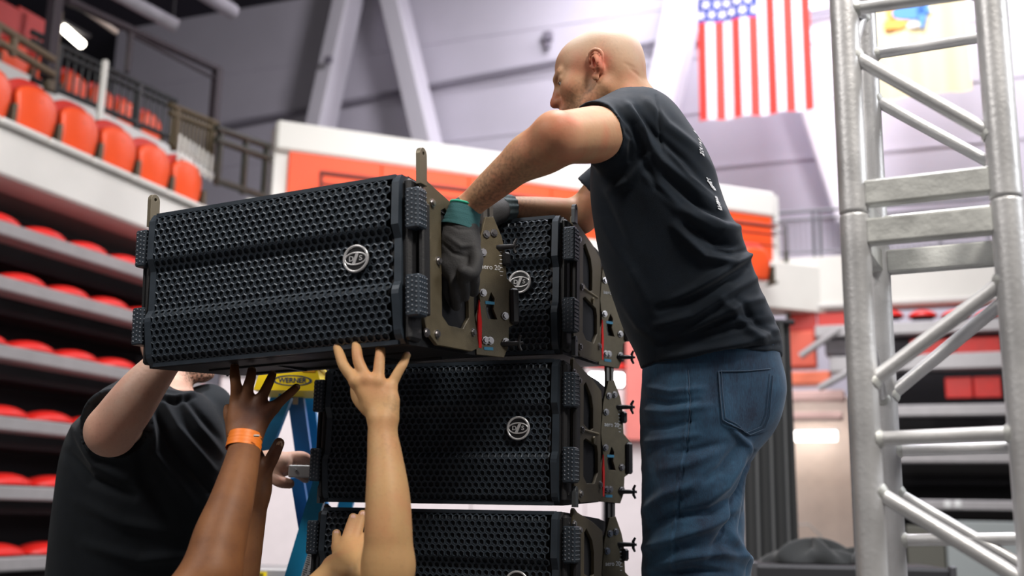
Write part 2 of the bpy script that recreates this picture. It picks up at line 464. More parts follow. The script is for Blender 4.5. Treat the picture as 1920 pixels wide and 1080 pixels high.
# ================================================================== THE ARENA (setting)
AZ = math.radians(20.9)
U2 = np.array([math.sin(AZ), math.cos(AZ), 0]); V2 = np.array([math.cos(AZ), -math.sin(AZ), 0])   # along and out of the left stand
def AB(a, b, z): return U2 * a + V2 * b + np.array([0, 0, z])
ZA = -AZ                                                     # turn of objects lined up with the stand (local y along it)
B0 = float(np.dot([-3.74, 8.6, 0], V2)); LS0 = np.array([-3.74, 8.6, 0])
def ls(px, py):                                              # (a, z) on the front plane of the left stand
    p = onplane(px, py, LS0, V2); return float(p @ U2), float(p[2])
white = mat('concrete_white', (.74, .73, .70), .6, var=.06, vscale=1.5, bump=.1)
greywall = mat('wall_paint', (.60, .57, .65), .8, var=.05, vscale=.6, bump=.05)
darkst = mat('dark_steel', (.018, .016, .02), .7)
cream = mat('fascia_cream', (.72, .71, .66), .6, var=.05, vscale=1.2)
alu = mat('nosing_grey', (.40, .39, .40), .45, metal=.3, var=.06)
redp = mat('red_panel', (.90, .085, .012), .55, var=.05, vscale=2)
redseat = mat('red_seat', (.90, .095, .022), .38, var=.05, vscale=4)
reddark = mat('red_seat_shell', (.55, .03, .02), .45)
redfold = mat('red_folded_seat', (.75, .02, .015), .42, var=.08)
brown = mat('brown_rail', (.075, .058, .045), .5, metal=.3)
darkrail = mat('dark_rail', (.035, .038, .04), .45, metal=.3)

def struct(name, mb, m=None): return mb.build(name, m, kind='structure')
def oriented_box(mb, c, d, rz, b=0.): return mb.box(c, d, Euler((0, 0, rz)).to_matrix(), b)

fl = mat('arena_floor', (.12, .115, .11), .6, var=.1, vscale=.8, bump=.1)
struct('floor', MB().box((0, 11, -.05), (44, 52, .1)), fl)
ce = mat('ceiling_dark', (.035, .03, .045), .9, var=.2, vscale=.5)
struct('ceiling', MB().box((0, 11, 14.2), (44, 52, .2)), ce)

# left stand: white fascia, ledge and dark body below
aL0, aL1 = ls(-260, 540)[0] - 2.5, 9.85
z_led = ls(0, 236)[1]; z_fb = ls(0, 326)[1]
mb = MB(); oriented_box(mb, AB((aL0 + aL1) / 2, B0 - .20, (z_led + z_fb) / 2), (.4, aL1 - aL0, z_led - z_fb), ZA, .02)
struct('wall_left', mb, white)
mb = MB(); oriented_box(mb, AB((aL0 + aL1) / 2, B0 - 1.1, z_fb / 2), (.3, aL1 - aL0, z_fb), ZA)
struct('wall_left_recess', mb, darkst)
mb = MB(); oriented_box(mb, AB((aL0 + aL1) / 2, B0 - 2.4, z_led - .14), (4.0, aL1 - aL0, .24), ZA)
struct('trim_1', mb, mat('upper_deck', (.42, .41, .40), .7))
t = struct('trim_2', MB(), None) if False else None
# ledge slabs in front of the upper seats
for k in range(-5, 8):
    a = ls(90, 215)[0] + (k - 1.5) * .5
    m_ = MB(); oriented_box(m_, AB(a, B0 - .02, z_led + .035), (.16, .485, .05), ZA, .012)
    o = m_.build('ledge_slab', white, kind='structure'); 

# folded telescopic seating: white nosings one over another, folded red seats between
rows = [409, 513, 642, 777, 908, 1044]
hump = MB()
def humpf(u, v):
    x = (u - .5) * .475; s = math.cos((u - .5) * math.pi) ** .55 if 0 < u < 1 else 0
    a = math.pi * v
    return (-.02 + .17 * -math.cos(a) * (.4 + .6 * s), x, .012 + .088 * s * math.sin(a) ** .7)
hump.grid(humpf, 16, 10); hump.cur = 0
hm = hump.mesh('folded_seat'); hm.materials.append(redfold); 
hinge = MB().box((-.05, 0, -.005), (.12, .34, .02)).mesh('hinge'); setmat(hinge, darkst)
ORD = ['first', 'second', 'third', 'fourth', 'fifth', 'sixth', 'seventh', 'eighth', 'ninth', 'tenth', 'eleventh', 'twelfth']
rowword = ['topmost', 'second', 'third', 'fourth', 'fifth', 'lowest']
offs = [25, 75, 92, 38, 45, 30]
for r, y0 in enumerate(rows):
    z = ls(0, y0)[1]; h = z - ls(0, y0 + 31)[1]
    m_ = MB(); oriented_box(m_, AB((aL0 + 9.3) / 2, B0 - .12, z - h / 2), (.24, 9.3 - aL0, h * .86), ZA, .012)
    tier = m_.build('seating_tier', alu); props(tier, label='long pale nosing of the folded seating under the left balcony, %s of six' % rowword[r], cat='bleacher', group='folded seating tiers on the left')
    # riser behind
    rr = MB(); oriented_box(rr, AB((aL0 + 9.3) / 2, B0 - .62, z - .20), (.5, 9.3 - aL0, .05), ZA)
    o = rr.build('tread', darkst, parent=tier)
    a0 = ls(offs[r], y0 - 8)[0]; cnt = 0
    for k in range(-1, 9):
        a = a0 + k * .5
        if a > 8.9 or project(AB(a, B0, z)[None])[0][0] > 470: continue
        if project(AB(a, B0, z)[None])[0][0] < -45: continue
        e = empty('folded_chair', AB(a, B0 - .2, z - .005), (0, 0, ZA), label='red folded chair on the %s nosing of the left seating, %s from the picture edge' % (rowword[r], ORD[cnt]), cat='chair', group='folded red chairs on the %s left tier' % rowword[r]); cnt += 1
        link('pad', hm, e); link('hinge', hinge, e)

# upper row of red tip-up seats
def tipseat():
    e = empty('stadium_seat')
    def shell(hh, ww, th, cy, z0, rim=0.):
        m_ = MB()
        def f(u, v):
            x = (u - .5) * 2; y = v; c = max(0, (y - .6) / .4)
            wv = ww * (1 - .16 * (1 - y) ** 2 - .13 * c ** 3) / 2
            zz = z0 + hh * (y - .11 * abs(x) ** 3.5 * c)
            return (cy - .035 * x * x + .02 * math.sin(y * math.pi), x * wv, zz)
        m_.grid(f, 14, 12)
        n = len(m_.v); vs = [(a - th, b, c) for a, b, c in m_.v]; fs = [q[::-1] for q in m_.f]
        m_.add(vs, fs, True)
        W = 15
        edge = [i for i in range(W)] + [W * j + 14 for j in range(1, 13)] + [W * 12 + i for i in range(13, -1, -1)] + [W * j for j in range(11, 0, -1)]
        for i in range(len(edge)):
            p, q = edge[i], edge[(i + 1) % len(edge)]; m_.f.append((q, p, p + n, q + n)); m_.m.append(0); m_.sm.append(True)
        return m_
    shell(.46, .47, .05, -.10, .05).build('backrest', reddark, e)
    shell(.40, .44, .055, 0.0, .03).build('seat_pan', redseat, e)
    m_ = MB(); m_.box((-.04, .245, .10), (.12, .035, .24), b=.008); m_.box((-.04, .245, 0.0), (.2, .05, .03), b=.005); m_.tube([(-.04, .225, .15), (-.04, .265, .15)], .025, 8)
    m_.build('bracket', mat('seat_bracket', (.10, .085, .06), .5, metal=.5), e)
    MB().box((.012, 0, .32), (.006, .03, .012)).build('number_plate', mat('plate_dark', (.3, .06, .03), .5), e)
    return e
proto = tipseat()
ord_ = ['cut by the left picture edge', 'second from the left', 'third from the left', 'fourth from the left', 'fifth from the left', 'last before the railing gate']
aS = ls(90, 215)[0]; zS = ls(90, 262)[1]
for i in range(6):
    s_ = proto if i == 0 else copy_tree(proto)
    s_.location = tuple(AB(aS + (i - 1) * .495, B0 - .10, z_led + .06)); s_.rotation_euler = (0, 0, ZA)
    props(s_, label='bright red tip-up seat on the white balcony ledge, ' + ord_[i], cat='seat', group='front row of balcony seats')

# second tier behind: rows of smaller red seats, white riser, railings
def seatrow(a0, n, b, z, pitch, tag, lab):
    for i in range(n):
        s_ = copy_tree(proto); s_.location = tuple(AB(a0 + i * pitch, b, z)); s_.rotation_euler = (0, 0, ZA)
        props(s_, label=lab + ', %s from the left' % ORD[i], cat='seat', group=tag)
def mirrow(b, px0, py0, px1, py1):
    p0 = onplane(px0, py0, AB(0, b, 0), V2); p1 = onplane(px1, py1, AB(0, b, 0), V2); return float(p0 @ U2), float(p0[2]), float(p1 @ U2), float(p1[2])
b1 = B0 - 3.6
a0, z0, a1, z1 = mirrow(b1, -20, 122, 318, 235)
zr = (z0 + z1) / 2 - .25
struct('wall_left_upper', oriented_box(MB(), AB((a0 + a1) / 2 - .5, b1 + .15, zr - .32), (.5, a1 - a0 + 1.2, .55), ZA, .01), white)
seatrow(a0 - .2, int((a1 - a0) / .5) + 1, b1 + .1, zr, .5, 'lower back row seats', 'small red seat in the lower back row behind the balcony railing')
b2 = b1 - .9
seatrow(a0 - .2, int((a1 - a0) / .5), b2, zr + .45, .5, 'upper back row seats', 'small red seat in the upper back row behind the balcony railing')
struct('wall_left_back', oriented_box(MB(), AB((a0 + a1) / 2 - 1, b2 - .5, zr + .1), (.3, a1 - a0 + 2, .9), ZA), darkst)
# dark red wall panels high at the far left
for i, (x0, y0, x1, y1) in enumerate(((-10, 5, 45, 70), (30, 30, 98, 82), (-10, 62, 36, 74), (40, 78, 92, 105))):
    bb = b2 - .2; p = onplane(x0, y0, AB(0, bb, 0), V2); q = onplane(x1, y1, AB(0, bb, 0), V2)
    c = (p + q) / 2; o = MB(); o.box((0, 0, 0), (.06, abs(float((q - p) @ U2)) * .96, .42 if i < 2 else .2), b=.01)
    props(o.build('wall_panel', reddark, loc=c, rot=(0, 0, ZA)), kind='structure')

def lsb(b, px, py):
    return onplane(px, py, AB(0, b, 0), V2)
def railing(name, b, posts, toprail, botrail, m, label, n_bal, r=.022, extra=(), bal_r=.008):
    """posts: image columns; toprail/botrail: (x0,y0,x1,y1) lines in the plane b"""
    e = empty(name, lsb(b, toprail[0], toprail[1]), label=label, cat='railing')
    org = Vector(e.location)
    def line(L, x): t = (x - L[0]) / (L[2] - L[0]); return L[1] + t * (L[3] - L[1])
    for L in (toprail, botrail) + tuple(extra):
        MB().tube([Vector(lsb(b, L[0], L[1])) - org, Vector(lsb(b, L[2], L[3])) - org], r, 8).build('rail', m, e)
    for x in posts:
        p0 = lsb(b, x, line(toprail, x)); p1 = lsb(b, x, line(botrail, x) + 8); p1 = np.array([p0[0], p0[1], min(p1[2], p0[2] - .1)])
        MB().box(Vector((p0 + p1) / 2) - org, (.05, .05, float(p0[2] - p1[2]) + .02), Euler((0, 0, ZA)).to_matrix()).build('post', m, e)
    pa, pb = lsb(b, toprail[0], toprail[1]), lsb(b, toprail[2], toprail[3]); qa, qb = lsb(b, botrail[0], botrail[1]), lsb(b, botrail[2], botrail[3])
    for i in range(1, n_bal):
        t = i / n_bal; p = pa + (pb - pa) * t; zb = qa[2] + (qb[2] - qa[2]) * t
        MB().tube([Vector(p) - org, Vector((p[0], p[1], zb)) - org], bal_r, 6).build('baluster', m, e)
    return e
railing('balcony_railing', B0 - .55, [-5, 28], (-30, 30, 100, 112), (-30, 62, 100, 140), mat('tan_rail', (.16, .12, .08), .5, metal=.2), 'tan double guard rail in front of the dark red panels at the far left', 0, .035)
railing('balcony_railing', B0 - .9, [112, 195, 262], (60, 60, 330, 190), (60, 148, 330, 262), darkrail, 'dark baluster railing behind the leftmost red balcony seats', 22, .03, extra=((60, 76, 330, 204),), bal_r=.011)
railing('balcony_railing', B0 - .25, [332, 400], (318, 196, 408, 232), (318, 268, 408, 318), mat('bronze_rail', (.10, .075, .04), .5, metal=.3), 'bronze baluster railing behind the last two red balcony seats', 13, .03, extra=((318, 212, 408, 246),), bal_r=.013)
railing('gate_railing', B0 - .02, [415, 462, 500], (405, 240, 505, 275), (405, 338, 505, 372), mat('gate_dark', (.03, .032, .025), .5), 'dark gate railing between the last red balcony seat and the orange-red wall', 0, .04, extra=((405, 262, 505, 298),))
# white baluster screen in front of the bronze rail
e = empty('baluster_screen', lsb(B0 - .15, 335, 250), label='short row of white balusters behind the last balcony seat', cat='railing'); org = Vector(e.location)
for i in range(9):
    p = lsb(B0 - .15, 338 + i * 8.5, 252 + i * 5.6); MB().tube([Vector(p) - org, Vector(p) - org - Vector((0, 0, .28))], .014, 6).build('baluster', white, e)
MB().tube([Vector(lsb(B0 - .15, 334, 292)) - org, Vector(lsb(B0 - .15, 412, 340)) - org], .02, 6).build('rail', white, e)
# dark portal frame
e = empty('portal_frame', lsb(B0 - .7, 112, 100), label='tall dark bar frame standing behind the balcony seats', cat='frame'); org = Vector(e.location)
dk = mat('portal_dark', (.035, .026, .034), .6)
for x, y0, y1, wd in ((112, -60, 160, .10), (246, 60, 140, .05), (408, 128, 330, .09)):
    p = lsb(B0 - .7, x, y0); q = lsb(B0 - .7, x, y1); zb = min(q[2], p[2] - .2)
    MB().box(Vector(((p[0]), p[1], (p[2] + zb) / 2)) - org, (wd, wd, p[2] - zb), Euler((0, 0, ZA)).to_matrix(), .005).build('post', dk, e)
MB().tube([Vector(lsb(B0 - .7, 125, 0)) - org, Vector(lsb(B0 - .7, 412, 132)) - org], .045, 8).build('top_rail', dk, e)
MB().tube([Vector(lsb(B0 - .7, 240, 62)) - org, Vector(lsb(B0 - .7, 408, 150)) - org], .02, 8).build('rail', dk, e)
c = lsb(B0 - .7, 100, 95)
MB().box(Vector(c) - org, (.07, .09, .8), Euler((0, 0, ZA)).to_matrix(), .01).build('tan_post', mat('tan_post', (.12, .09, .055), .5), e)
# white aisle post
c = lsb(B0 - .6, 192, 170); props(MB().box((0, 0, 0), (.055, .055, .62), b=.01).build('aisle_post', white, loc=c, rot=(0, 0, ZA)), label='white square post between balcony seats and railing', cat='post')
# far glowing lamps on the left
lampm = mat('lamp_white', (1, .93, .8), emit=9)
e = empty('strip_lamp', lsb(B0 - 1.2, 136, 70), (0, 0, ZA), label='short glowing warm white lamp under the dark balcony roof', cat='lamp')
MB().tube([(0, -.14, .04), (0, .14, -.02)], .045, 12).build('lamp_tube', lampm, e); MB().box((0, 0, .10), (.09, .42, .04), b=.008).build('housing', darkst, e)
e = empty('unlit_strip_lamp', lsb(B0 - 1.2, 165, 28), (0, 0, ZA), label='long thin pale lamp strip above the glowing lamp', cat='lamp')
MB().tube([(0, -.42, .05), (0, .42, -.0)], .03, 10).build('lamp_tube', mat('strip_dim', (.75, .62, .55), .5), e); MB().box((0, 0, .07), (.07, .8, .03), b=.006).build('housing', darkst, e)
ls_ = [((195, -25), (330, 48), .085, 'longer grey ceiling duct at the top left'), ((370, -20), (437, 22), .095, 'shorter grey ceiling duct at the top, left of the slanted columns')]
for (x0, y0), (x1, y1), r, lab in ls_:
    p, q = at(x0, y0, 13), at(x1, y1, 13.6)
    e = empty('ceiling_duct', p, label=lab, cat='duct')
    MB().tube([(0, 0, 0), Vector(q - p)], r, 14).build('duct', mat('duct_grey', (.42, .40, .46), .6, var=.08), e)
    for t_ in (.15, .55, .95):
        c = Vector((q - p) * t_); MB().tube([c, c + Vector((0, 0, 14.1 - (p + (q - p) * t_)[2]))], .015, 6).build('hanger', darkst, e)

# diagonal wall with the red panel
P0 = onplane(513, 300, LS0, V2); AD = math.radians(69.0)
UD = np.array([math.sin(AD), math.cos(AD), 0]); ND = np.array([math.cos(AD), -math.sin(AD), 0])
def dw(px, py):
    p = onplane(px, py, P0, ND); return float((p - P0) @ UD), float(p[2])
tE = dw(1443, 400)[0]; ZD = math.atan2(UD[1], UD[0])
def DP(t, z, off=0.): return np.array([P0[0], P0[1], 0]) + UD * t + ND * off + np.array([0, 0, z])
zt = dw(513, 230)[1]; zr1 = dw(520, 277)[1]; zfas = dw(440, 384)[1]; zfb = dw(1478, 590)[1]
def dbox(name, t0, t1, z0, z1, off, th, m, b=.01, **k):
    mb = MB(); mb.box((0, 0, 0), (t1 - t0, th, z1 - z0), b=b)
    return mb.build(name, m, loc=DP((t0 + t1) / 2, (z0 + z1) / 2, off), rot=(0, 0, ZD), **k)
dbox('wall_diagonal', 0, tE + .15, zfas, zt, -.15, .3, white, kind='structure')
dbox('trim_3', .0, tE + .05, zt - .33, zt + .02, .03, .10, mat('coping_white', (.72, .71, .67), .6), b=.03, kind='structure')
nP = 6
for i in range(nP):
    dbox('red_cladding', .16 + (tE - .16) * i / nP, .16 + (tE - .16) * (i + 1) / nP - .004, zfas, zr1, .03, .05, redp, kind='structure')
dbox('wall_diagonal_fascia', -.3, tE + .6, zfb, zfas, .12, .4, cream, kind='structure')
# dark outline and handrails in front of the red panel
e = empty('guard_rail', DP(0, 0), label='thin dark guard rails running along the orange-red wall behind the raised loudspeaker', cat='railing'); org = Vector(e.location)
rr = mat('rail_dark_red', (.16, .02, .012), .5)  # dark red-brown colour of the guard rails
def rail_d(x0, y0, x1, y1, r=.02, off=.35):
    pl = DP(0, 0, off); p = onplane(x0, y0, pl, ND); q = onplane(x1, y1, pl, ND)
    MB().tube([Vector(p) - org, Vector(q) - org], r, 6).build('rail', rr, e)
rail_d(600, 324, 1455, 426, .028); rail_d(602, 345, 1455, 441, .016); rail_d(1080, 424, 1455, 462, .012)
for x, y0, y1 in ((602, 324, 420), (880, 357, 470), (1160, 390, 500)): rail_d(x, y0, x, y1, .022)
p = onplane(1418, 490, DP(0, 0, .72), ND)
s_ = copy_tree(proto); s_.location = tuple(p - np.array([0, 0, .25])); s_.rotation_euler = (0, 0, ZD - math.pi / 2)
props(s_, label='single red seat below the right end of the orange-red wall', cat='seat')

# dark body under the diagonal wall and pale boards on the arena floor
dbox('wall_diagonal_base', -.3, tE + .4, 0, zfb, -.9, .3, mat('base_dark', (.03, .022, .026), .8), kind='structure')
zb1 = dw(1140, 705)[1]; zb0 = dw(560, 1052)[1]
pale = mat('pale_board', (.86, .78, .80), .55, var=.03)
tb0 = dw(395, 800)[0]; tb1 = dw(1420, 900)[0]
redline = mat('red_coping', (.9, .04, .03), .5)
n_b = 5
for i in range(n_b):
    t0, t1 = tb0 + (tb1 - tb0) * i / n_b, tb0 + (tb1 - tb0) * (i + 1) / n_b
    e = empty('rink_board', DP((t0 + t1) / 2, 0, .6), (0, 0, ZD), label='pale pinkish board at floor level behind the stack, %s from the left' % ORD[i], cat='board', group='pale floor boards')
    zz = zb1 if i >= 3 else dw(560, 726)[1]
    MB().box((0, 0, zz / 2), (t1 - t0 - .01, .06, zz), b=.01).build('panel', pale, e)
    MB().box((0, -.02, zz + .03), (t1 - t0 - .01, .1, .06), b=.01).build('coping', redline if i >= 3 else alu, e)
rl = dbox('red_banner', dw(1120, 700)[0], dw(1216, 700)[0], dw(1190, 835)[1], zb1 + .45, .75, .03, mat('banner_red', (.85, .25, .22), .6, var=.03)); props(rl, label='red and pink banner hanging behind the open gap of the stack', cat='banner')
lm = at(1137, 712, 8.0); e = empty('work_lamp', lm, label='blazing white lamp seen through the gap behind the stack', cat='lamp')
MB().box((0, 0, 0), (.26, .05, .10), b=.012).build('lamp_face', mat('lamp_hot', (1, .98, 1), emit=14), e); MB().box((0, .06, 0), (.28, .06, .12), b=.01).build('housing', darkst, e); MB().tube([(0, .09, 0), (0, .09, -lm[2])], .02, 8).build('stand', darkst, e)

# right-hand stand: cream fascia, railing, folded tiers below
C1 = DP(tE + .5, 0, .1); AR = AZ + math.pi / 2
def rw(px, py, off=0.): return onplane(px, py, C1 - U2 * off, U2)
zR0 = float(rw(1480, 588)[2]); zR1 = float(rw(1480, 490)[2])
def RP(b, z, off=0.): return np.array([C1[0], C1[1], 0]) + V2 * b - U2 * off + np.array([0, 0, z])
def rbox(name, b0, b1_, z0, z1, off, th, m, bv=.01, **k):
    mb = MB(); mb.box((0, 0, 0), (b1_ - b0, th, z1 - z0), b=bv)
    return mb.build(name, m, loc=RP((b0 + b1_) / 2, (z0 + z1) / 2, off), rot=(0, 0, -AZ), **k)
bR = 7.0
rbox('wall_right_fascia', -.5, bR, zR0, zR1, 0, .3, cream, kind='structure')
rbox('trim_4', -.5, bR, zR0 + .02, zR0 + .07, .17, .04, mat('fascia_line', (.55, .54, .52), .6), kind='structure')
rbox('wall_right_back', .9, bR, 0, zR0, -1.3, .2, darkst, kind='structure')
e = empty('upper_railing', RP(0, zR1), label='grey double-bar railing on the cream fascia left of the truss', cat='railing'); org = Vector(e.location)
gr = mat('grey_rail', (.17, .17, .19), .5, metal=.2)
def rail_r(x0, y0, x1, y1, r=.02, off=-.1, m=gr, nm='rail'):
    p, q = rw(x0, y0, off), rw(x1, y1, off)
    if nm != 'rail': q = np.array([p[0], p[1], q[2]])
    MB().tube([Vector(p) - org, Vector(q) - org], r, 6).build(nm, m, e)
for y0, y1, r in ((400, 369, .022), (415, 384, .016), (476, 452, .014)): rail_r(1450, y0, 1900, y1, r)
for x in (1452, 1524, 1536, 1660, 1760, 1850): rail_r(x, 398, x, 500, .02, nm='post')
for i in range(44): rail_r(1460 + i * 10, 414 - i * .7, 1460 + i * 10, 476, .007, nm='baluster')
rail_r(1472, 424, 1478, 600, .03, .25, mat('olive_post', (.06, .065, .045), .5), 'post')
e2 = empty('stair_rail', rw(1385, 415, .3), label='thin dark stair handrail in front of the right end of the orange-red wall', cat='railing'); org = Vector(e2.location); e = e2
for y0, y1 in ((412, 420), (430, 437)): rail_r(1395, y0, 1472, y1, .016, .3)
rail_r(1472, 420, 1472, 470, .018, .3, nm='post')

# tiers behind the truss
rows_r = [(605, 628), (662, 690), (678, 700), (763, 782), (850, 868), (935, 952)]
rwd = ['first', 'second', 'third', 'fourth', 'fifth', 'sixth']
for r, (y0, y1) in enumerate([(612, 633), (672, 700), (765, 785), (850, 870), (938, 955)]):
    z1_, z0_ = rw(1700, y0)[2], rw(1700, y1)[2]; x0 = 1535 if r < 1 else (1560 if r == 1 else 1640)
    bS = float((rw(x0, 700) - C1) @ V2)
    t_ = rbox('seating_tier', bS, bR, z0_, z1_, .2 + .02 * r, .25, alu, label='pale nosing of the folded seating behind the truss, %s from the top' % rwd[r], cat='bleacher', group='folded seating tiers on the right')
    MB().box((0, .5, .0), (bR - bS, .7, .03)).build('tread', darkst, t_)
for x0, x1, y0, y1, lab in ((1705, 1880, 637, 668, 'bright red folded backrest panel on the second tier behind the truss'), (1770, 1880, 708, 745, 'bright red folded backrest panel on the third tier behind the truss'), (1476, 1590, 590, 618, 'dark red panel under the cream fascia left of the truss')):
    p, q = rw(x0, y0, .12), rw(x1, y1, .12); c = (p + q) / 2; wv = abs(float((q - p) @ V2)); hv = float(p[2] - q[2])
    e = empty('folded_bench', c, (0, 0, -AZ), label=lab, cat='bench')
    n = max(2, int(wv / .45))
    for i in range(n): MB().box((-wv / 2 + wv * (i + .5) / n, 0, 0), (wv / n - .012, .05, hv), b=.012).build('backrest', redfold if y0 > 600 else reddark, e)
for i in range(5):
    p = rw(1668 + i * 62, 596, .12); e = empty('folded_chair', p, (0, 0, -AZ - math.pi / 2), label='dim red folded chair under the cream fascia behind the truss, %s from the left' % ORD[i], cat='chair', group='folded chairs on the first right tier'); e.scale = (1, .74, 1)
    link('pad', hm, e); link('hinge', hinge, e)
gb = rbox('grey_board', float((rw(1772, 1000) - C1) @ V2), bR, 0, float(rw(1800, 977)[2]), .5, .06, mat('board_greygreen', (.36, .40, .40), .6), label='plain grey board at floor level behind the truss, lower right', cat='board')
gb2 = rbox('dark_board', float((rw(1700, 1000) - C1) @ V2), float((rw(1769, 1000) - C1) @ V2), 0, float(rw(1720, 985)[2]), .5, .05, mat('board_olive', (.12, .12, .10), .6), label='dark olive board beside the grey board behind the truss', cat='board')
for i in range(9):
    p = rw(1772 + i * 14, 857, .36); 
    props(MB().box((0, 0, 0), (.065, .03, .085), b=.01).build('seat_number_plate', mat('tag_pale', (.7, .68, .66), .5), loc=p, rot=(0, 0, -AZ)), label='small pale plate on the fourth nosing behind the truss, %s from the left' % ORD[i], cat='plate', group='row of pale plates on the nosing')
for x in (1777, 1796):
    p = rw(x, 946, .4); props(MB().box((0, 0, 0), (.09, .03, .09), b=.03).build('reflector', mat('tag_bright', (.85, .87, .86), .3), loc=p, rot=(0, 0, -AZ)), label='small white round marker on the lowest nosing behind the truss, %s of the pair' % ('left' if x < 1780 else 'right'), cat='marker', group='white markers on the lowest nosing')

# lit passage between the black drape and the truss
dL, dR = float((rw(1478, 800) - C1) @ V2), float((rw(1592, 800) - C1) @ V2)
zD = float(rw(1530, 765)[2])
warm = mat('passage_wall', (.80, .66, .58), .7, var=.04)
rbox('wall_passage', dL - .3, dR + .3, 0, zD + .3, -1.5, .1, warm, kind='structure')
rbox('wall_passage_side', dR + .02, dR + .16, 0, zD + .1, -.6, 1.7, mat('jamb_dark', (.05, .035, .04), .7), kind='structure')
p = rw(1510, 818, -1.2); e = empty('passage_lamp', p, (0, 0, -AZ), label='glowing white tube lamp in the warm lit passage', cat='lamp')
MB().tube([(-.42, 0, 0), (.42, 0, 0)], .07, 12).build('lamp_tube', mat('lamp_warm', (1, .96, .90), emit=5), e); MB().box((0, .06, .07), (.9, .06, .06), b=.01).build('housing', alu, e)
area('passage_light', tuple(rw(1530, 790, -.6)), tuple(rw(1530, 1000, -1.4)), .8, 7, (1, .90, .82))
area('tier_light', tuple(rw(1700, 560, 2.2)), tuple(rw(1700, 800, 0)), 1.5, 10, (1, .97, .95))
for i, (x0, y0, x1, y1, m_, lab) in enumerate(((1475, 625, 1532, 690, 'c1', 'orange-red box shape under the fascia'), (1478, 700, 1560, 722, 'c2', 'orange-red beam above the lit passage'), (1480, 735, 1585, 752, 'c3', 'pale pink beam above the lit passage'), (1482, 775, 1580, 788, 'c3', 'pale ledge just above the tube lamp'), (1548, 640, 1600, 668, 'c4', 'grey folded seat part beside the orange-red box'))):
    cm = {'c1': mat('orange_box', (.72, .12, .07), .5), 'c2': mat('orange_beam', (.85, .20, .10), .5), 'c3': mat('pink_beam', (.75, .5, .46), .5), 'c4': mat('grey_part', (.10, .09, .10), .6)}[m_]
    p, q = rw(x0, y0, .1), rw(x1, y1, .1); c = (p + q) / 2; o = MB(); o.box((0, 0, 0), (abs(float((q - p) @ V2)), .3, float(p[2] - q[2])), b=.02)
    props(o.build('under_tier_beam', cm, loc=c, rot=(0, 0, -AZ)), label=lab, cat='beam')
p, q = rw(1530, 690, .3), rw(1606, 690, .3)
# slanted pale supports
for (x0, y0, x1, y1, lab) in ((1500, 668, 1575, 616, 'pale slanted bracket left of the truss, upper'), (1535, 728, 1605, 690, 'pale slanted bracket left of the truss, lower')):
    a_, b_ = rw(x0, y0, .6), rw(x1, y1, .6); props(MB().tube([(0, 0, 0), Vector(b_ - a_)], .045, 8).build('bracket', alu, loc=a_), label=lab, cat='bracket')

# black drape column
drape = mat('drape_black', (.012, .014, .015), .9, sheen=.3)
m_ = MB(); pD = at(1446, 1000, 7.0); wD = .33
def drf(u, v):
    return ((u - .5) * wD * (1.08 - .05 * v), .04 * math.sin(u * 22 + .5 * math.sin(v * 3)) , v * zDr)
zDr = float(at(1446, 588, 7.0)[2]); m_.grid(drf, 44, 8)
dr = empty('black_drape', (pD[0], pD[1], 0), label='black pleated drape hanging behind the jeans of the bald man', cat='drape'); m_.build('curtain', drape, dr)
MB().tube([(-.2, 0, zDr), (.2, 0, zDr)], .02, 8).build('pipe', darkst, dr); MB().box((0, 0, .01), (.4, .3, .02)).build('base_plate', darkst, dr)

# cases and black cloth at the bottom right
p = at(1500, 1052, 5.2); e = empty('road_case', (p[0] + .2, p[1], 0), (0, 0, -.1), label='black road case at the bottom edge left of the truss', cat='case')
hc = p[2]; MB().box((0, 0, hc / 2), (.9, .5, hc - .02), b=.015).build('body', mat('case_black', (.012, .012, .015), .6), e)
for sx in (-.45, .45): MB().box((sx, -.25, hc / 2), (.03, .03, hc), b=.004).build('edge_strip', mat('case_edge', (.12, .12, .13), .4, metal=.6), e)
MB().box((0, -.255, hc - .12), (.16, .012, .08), b=.004).build('latch', alu, e)
for i, (px, d_, sc, lab) in enumerate(((1538, 5.1, .17, 'crumpled black cloth lying on the road case, nearer the drape'), (1622, 5.2, .13, 'crumpled black cloth on the road case, beside the truss'))):
    m_ = MB(); r_ = np.random.RandomState(i + 3); ph = r_.uniform(0, 6, 6)
    def cl(u, v):
        a = u * 2 * math.pi; t_ = v * math.pi / 2
        r = sc * (1 + .22 * math.sin(3 * a + ph[0]) + .12 * math.sin(7 * a + ph[1] + 3 * v)) * math.cos(t_)
        return (r * math.cos(a) * 1.3, r * math.sin(a) * .8, .3 * sc * math.sin(t_) * (1.6 + .5 * math.sin(5 * a + ph[2]) + .3 * math.sin(11 * a + ph[3])))
    m_.grid(cl, 56, 12); q = at(px, 1052, d_)
    props(m_.build('black_cloth', drape, loc=(q[0], p[1] + .02 - .04 * i, hc - .005)), label=lab, cat='cloth')
q = rw(1500, 985, .1)
props(MB().tube([(0, 0, 0), (.22, 0, .02), (.36, 0, -.12), (.45, 0, -.35)], .012, 6).build('cable', mat('cable_grey', (.45, .42, .40), .5), loc=rw(1484, 985, 0)), label='thin pale cable against the warm passage wall', cat='cable')

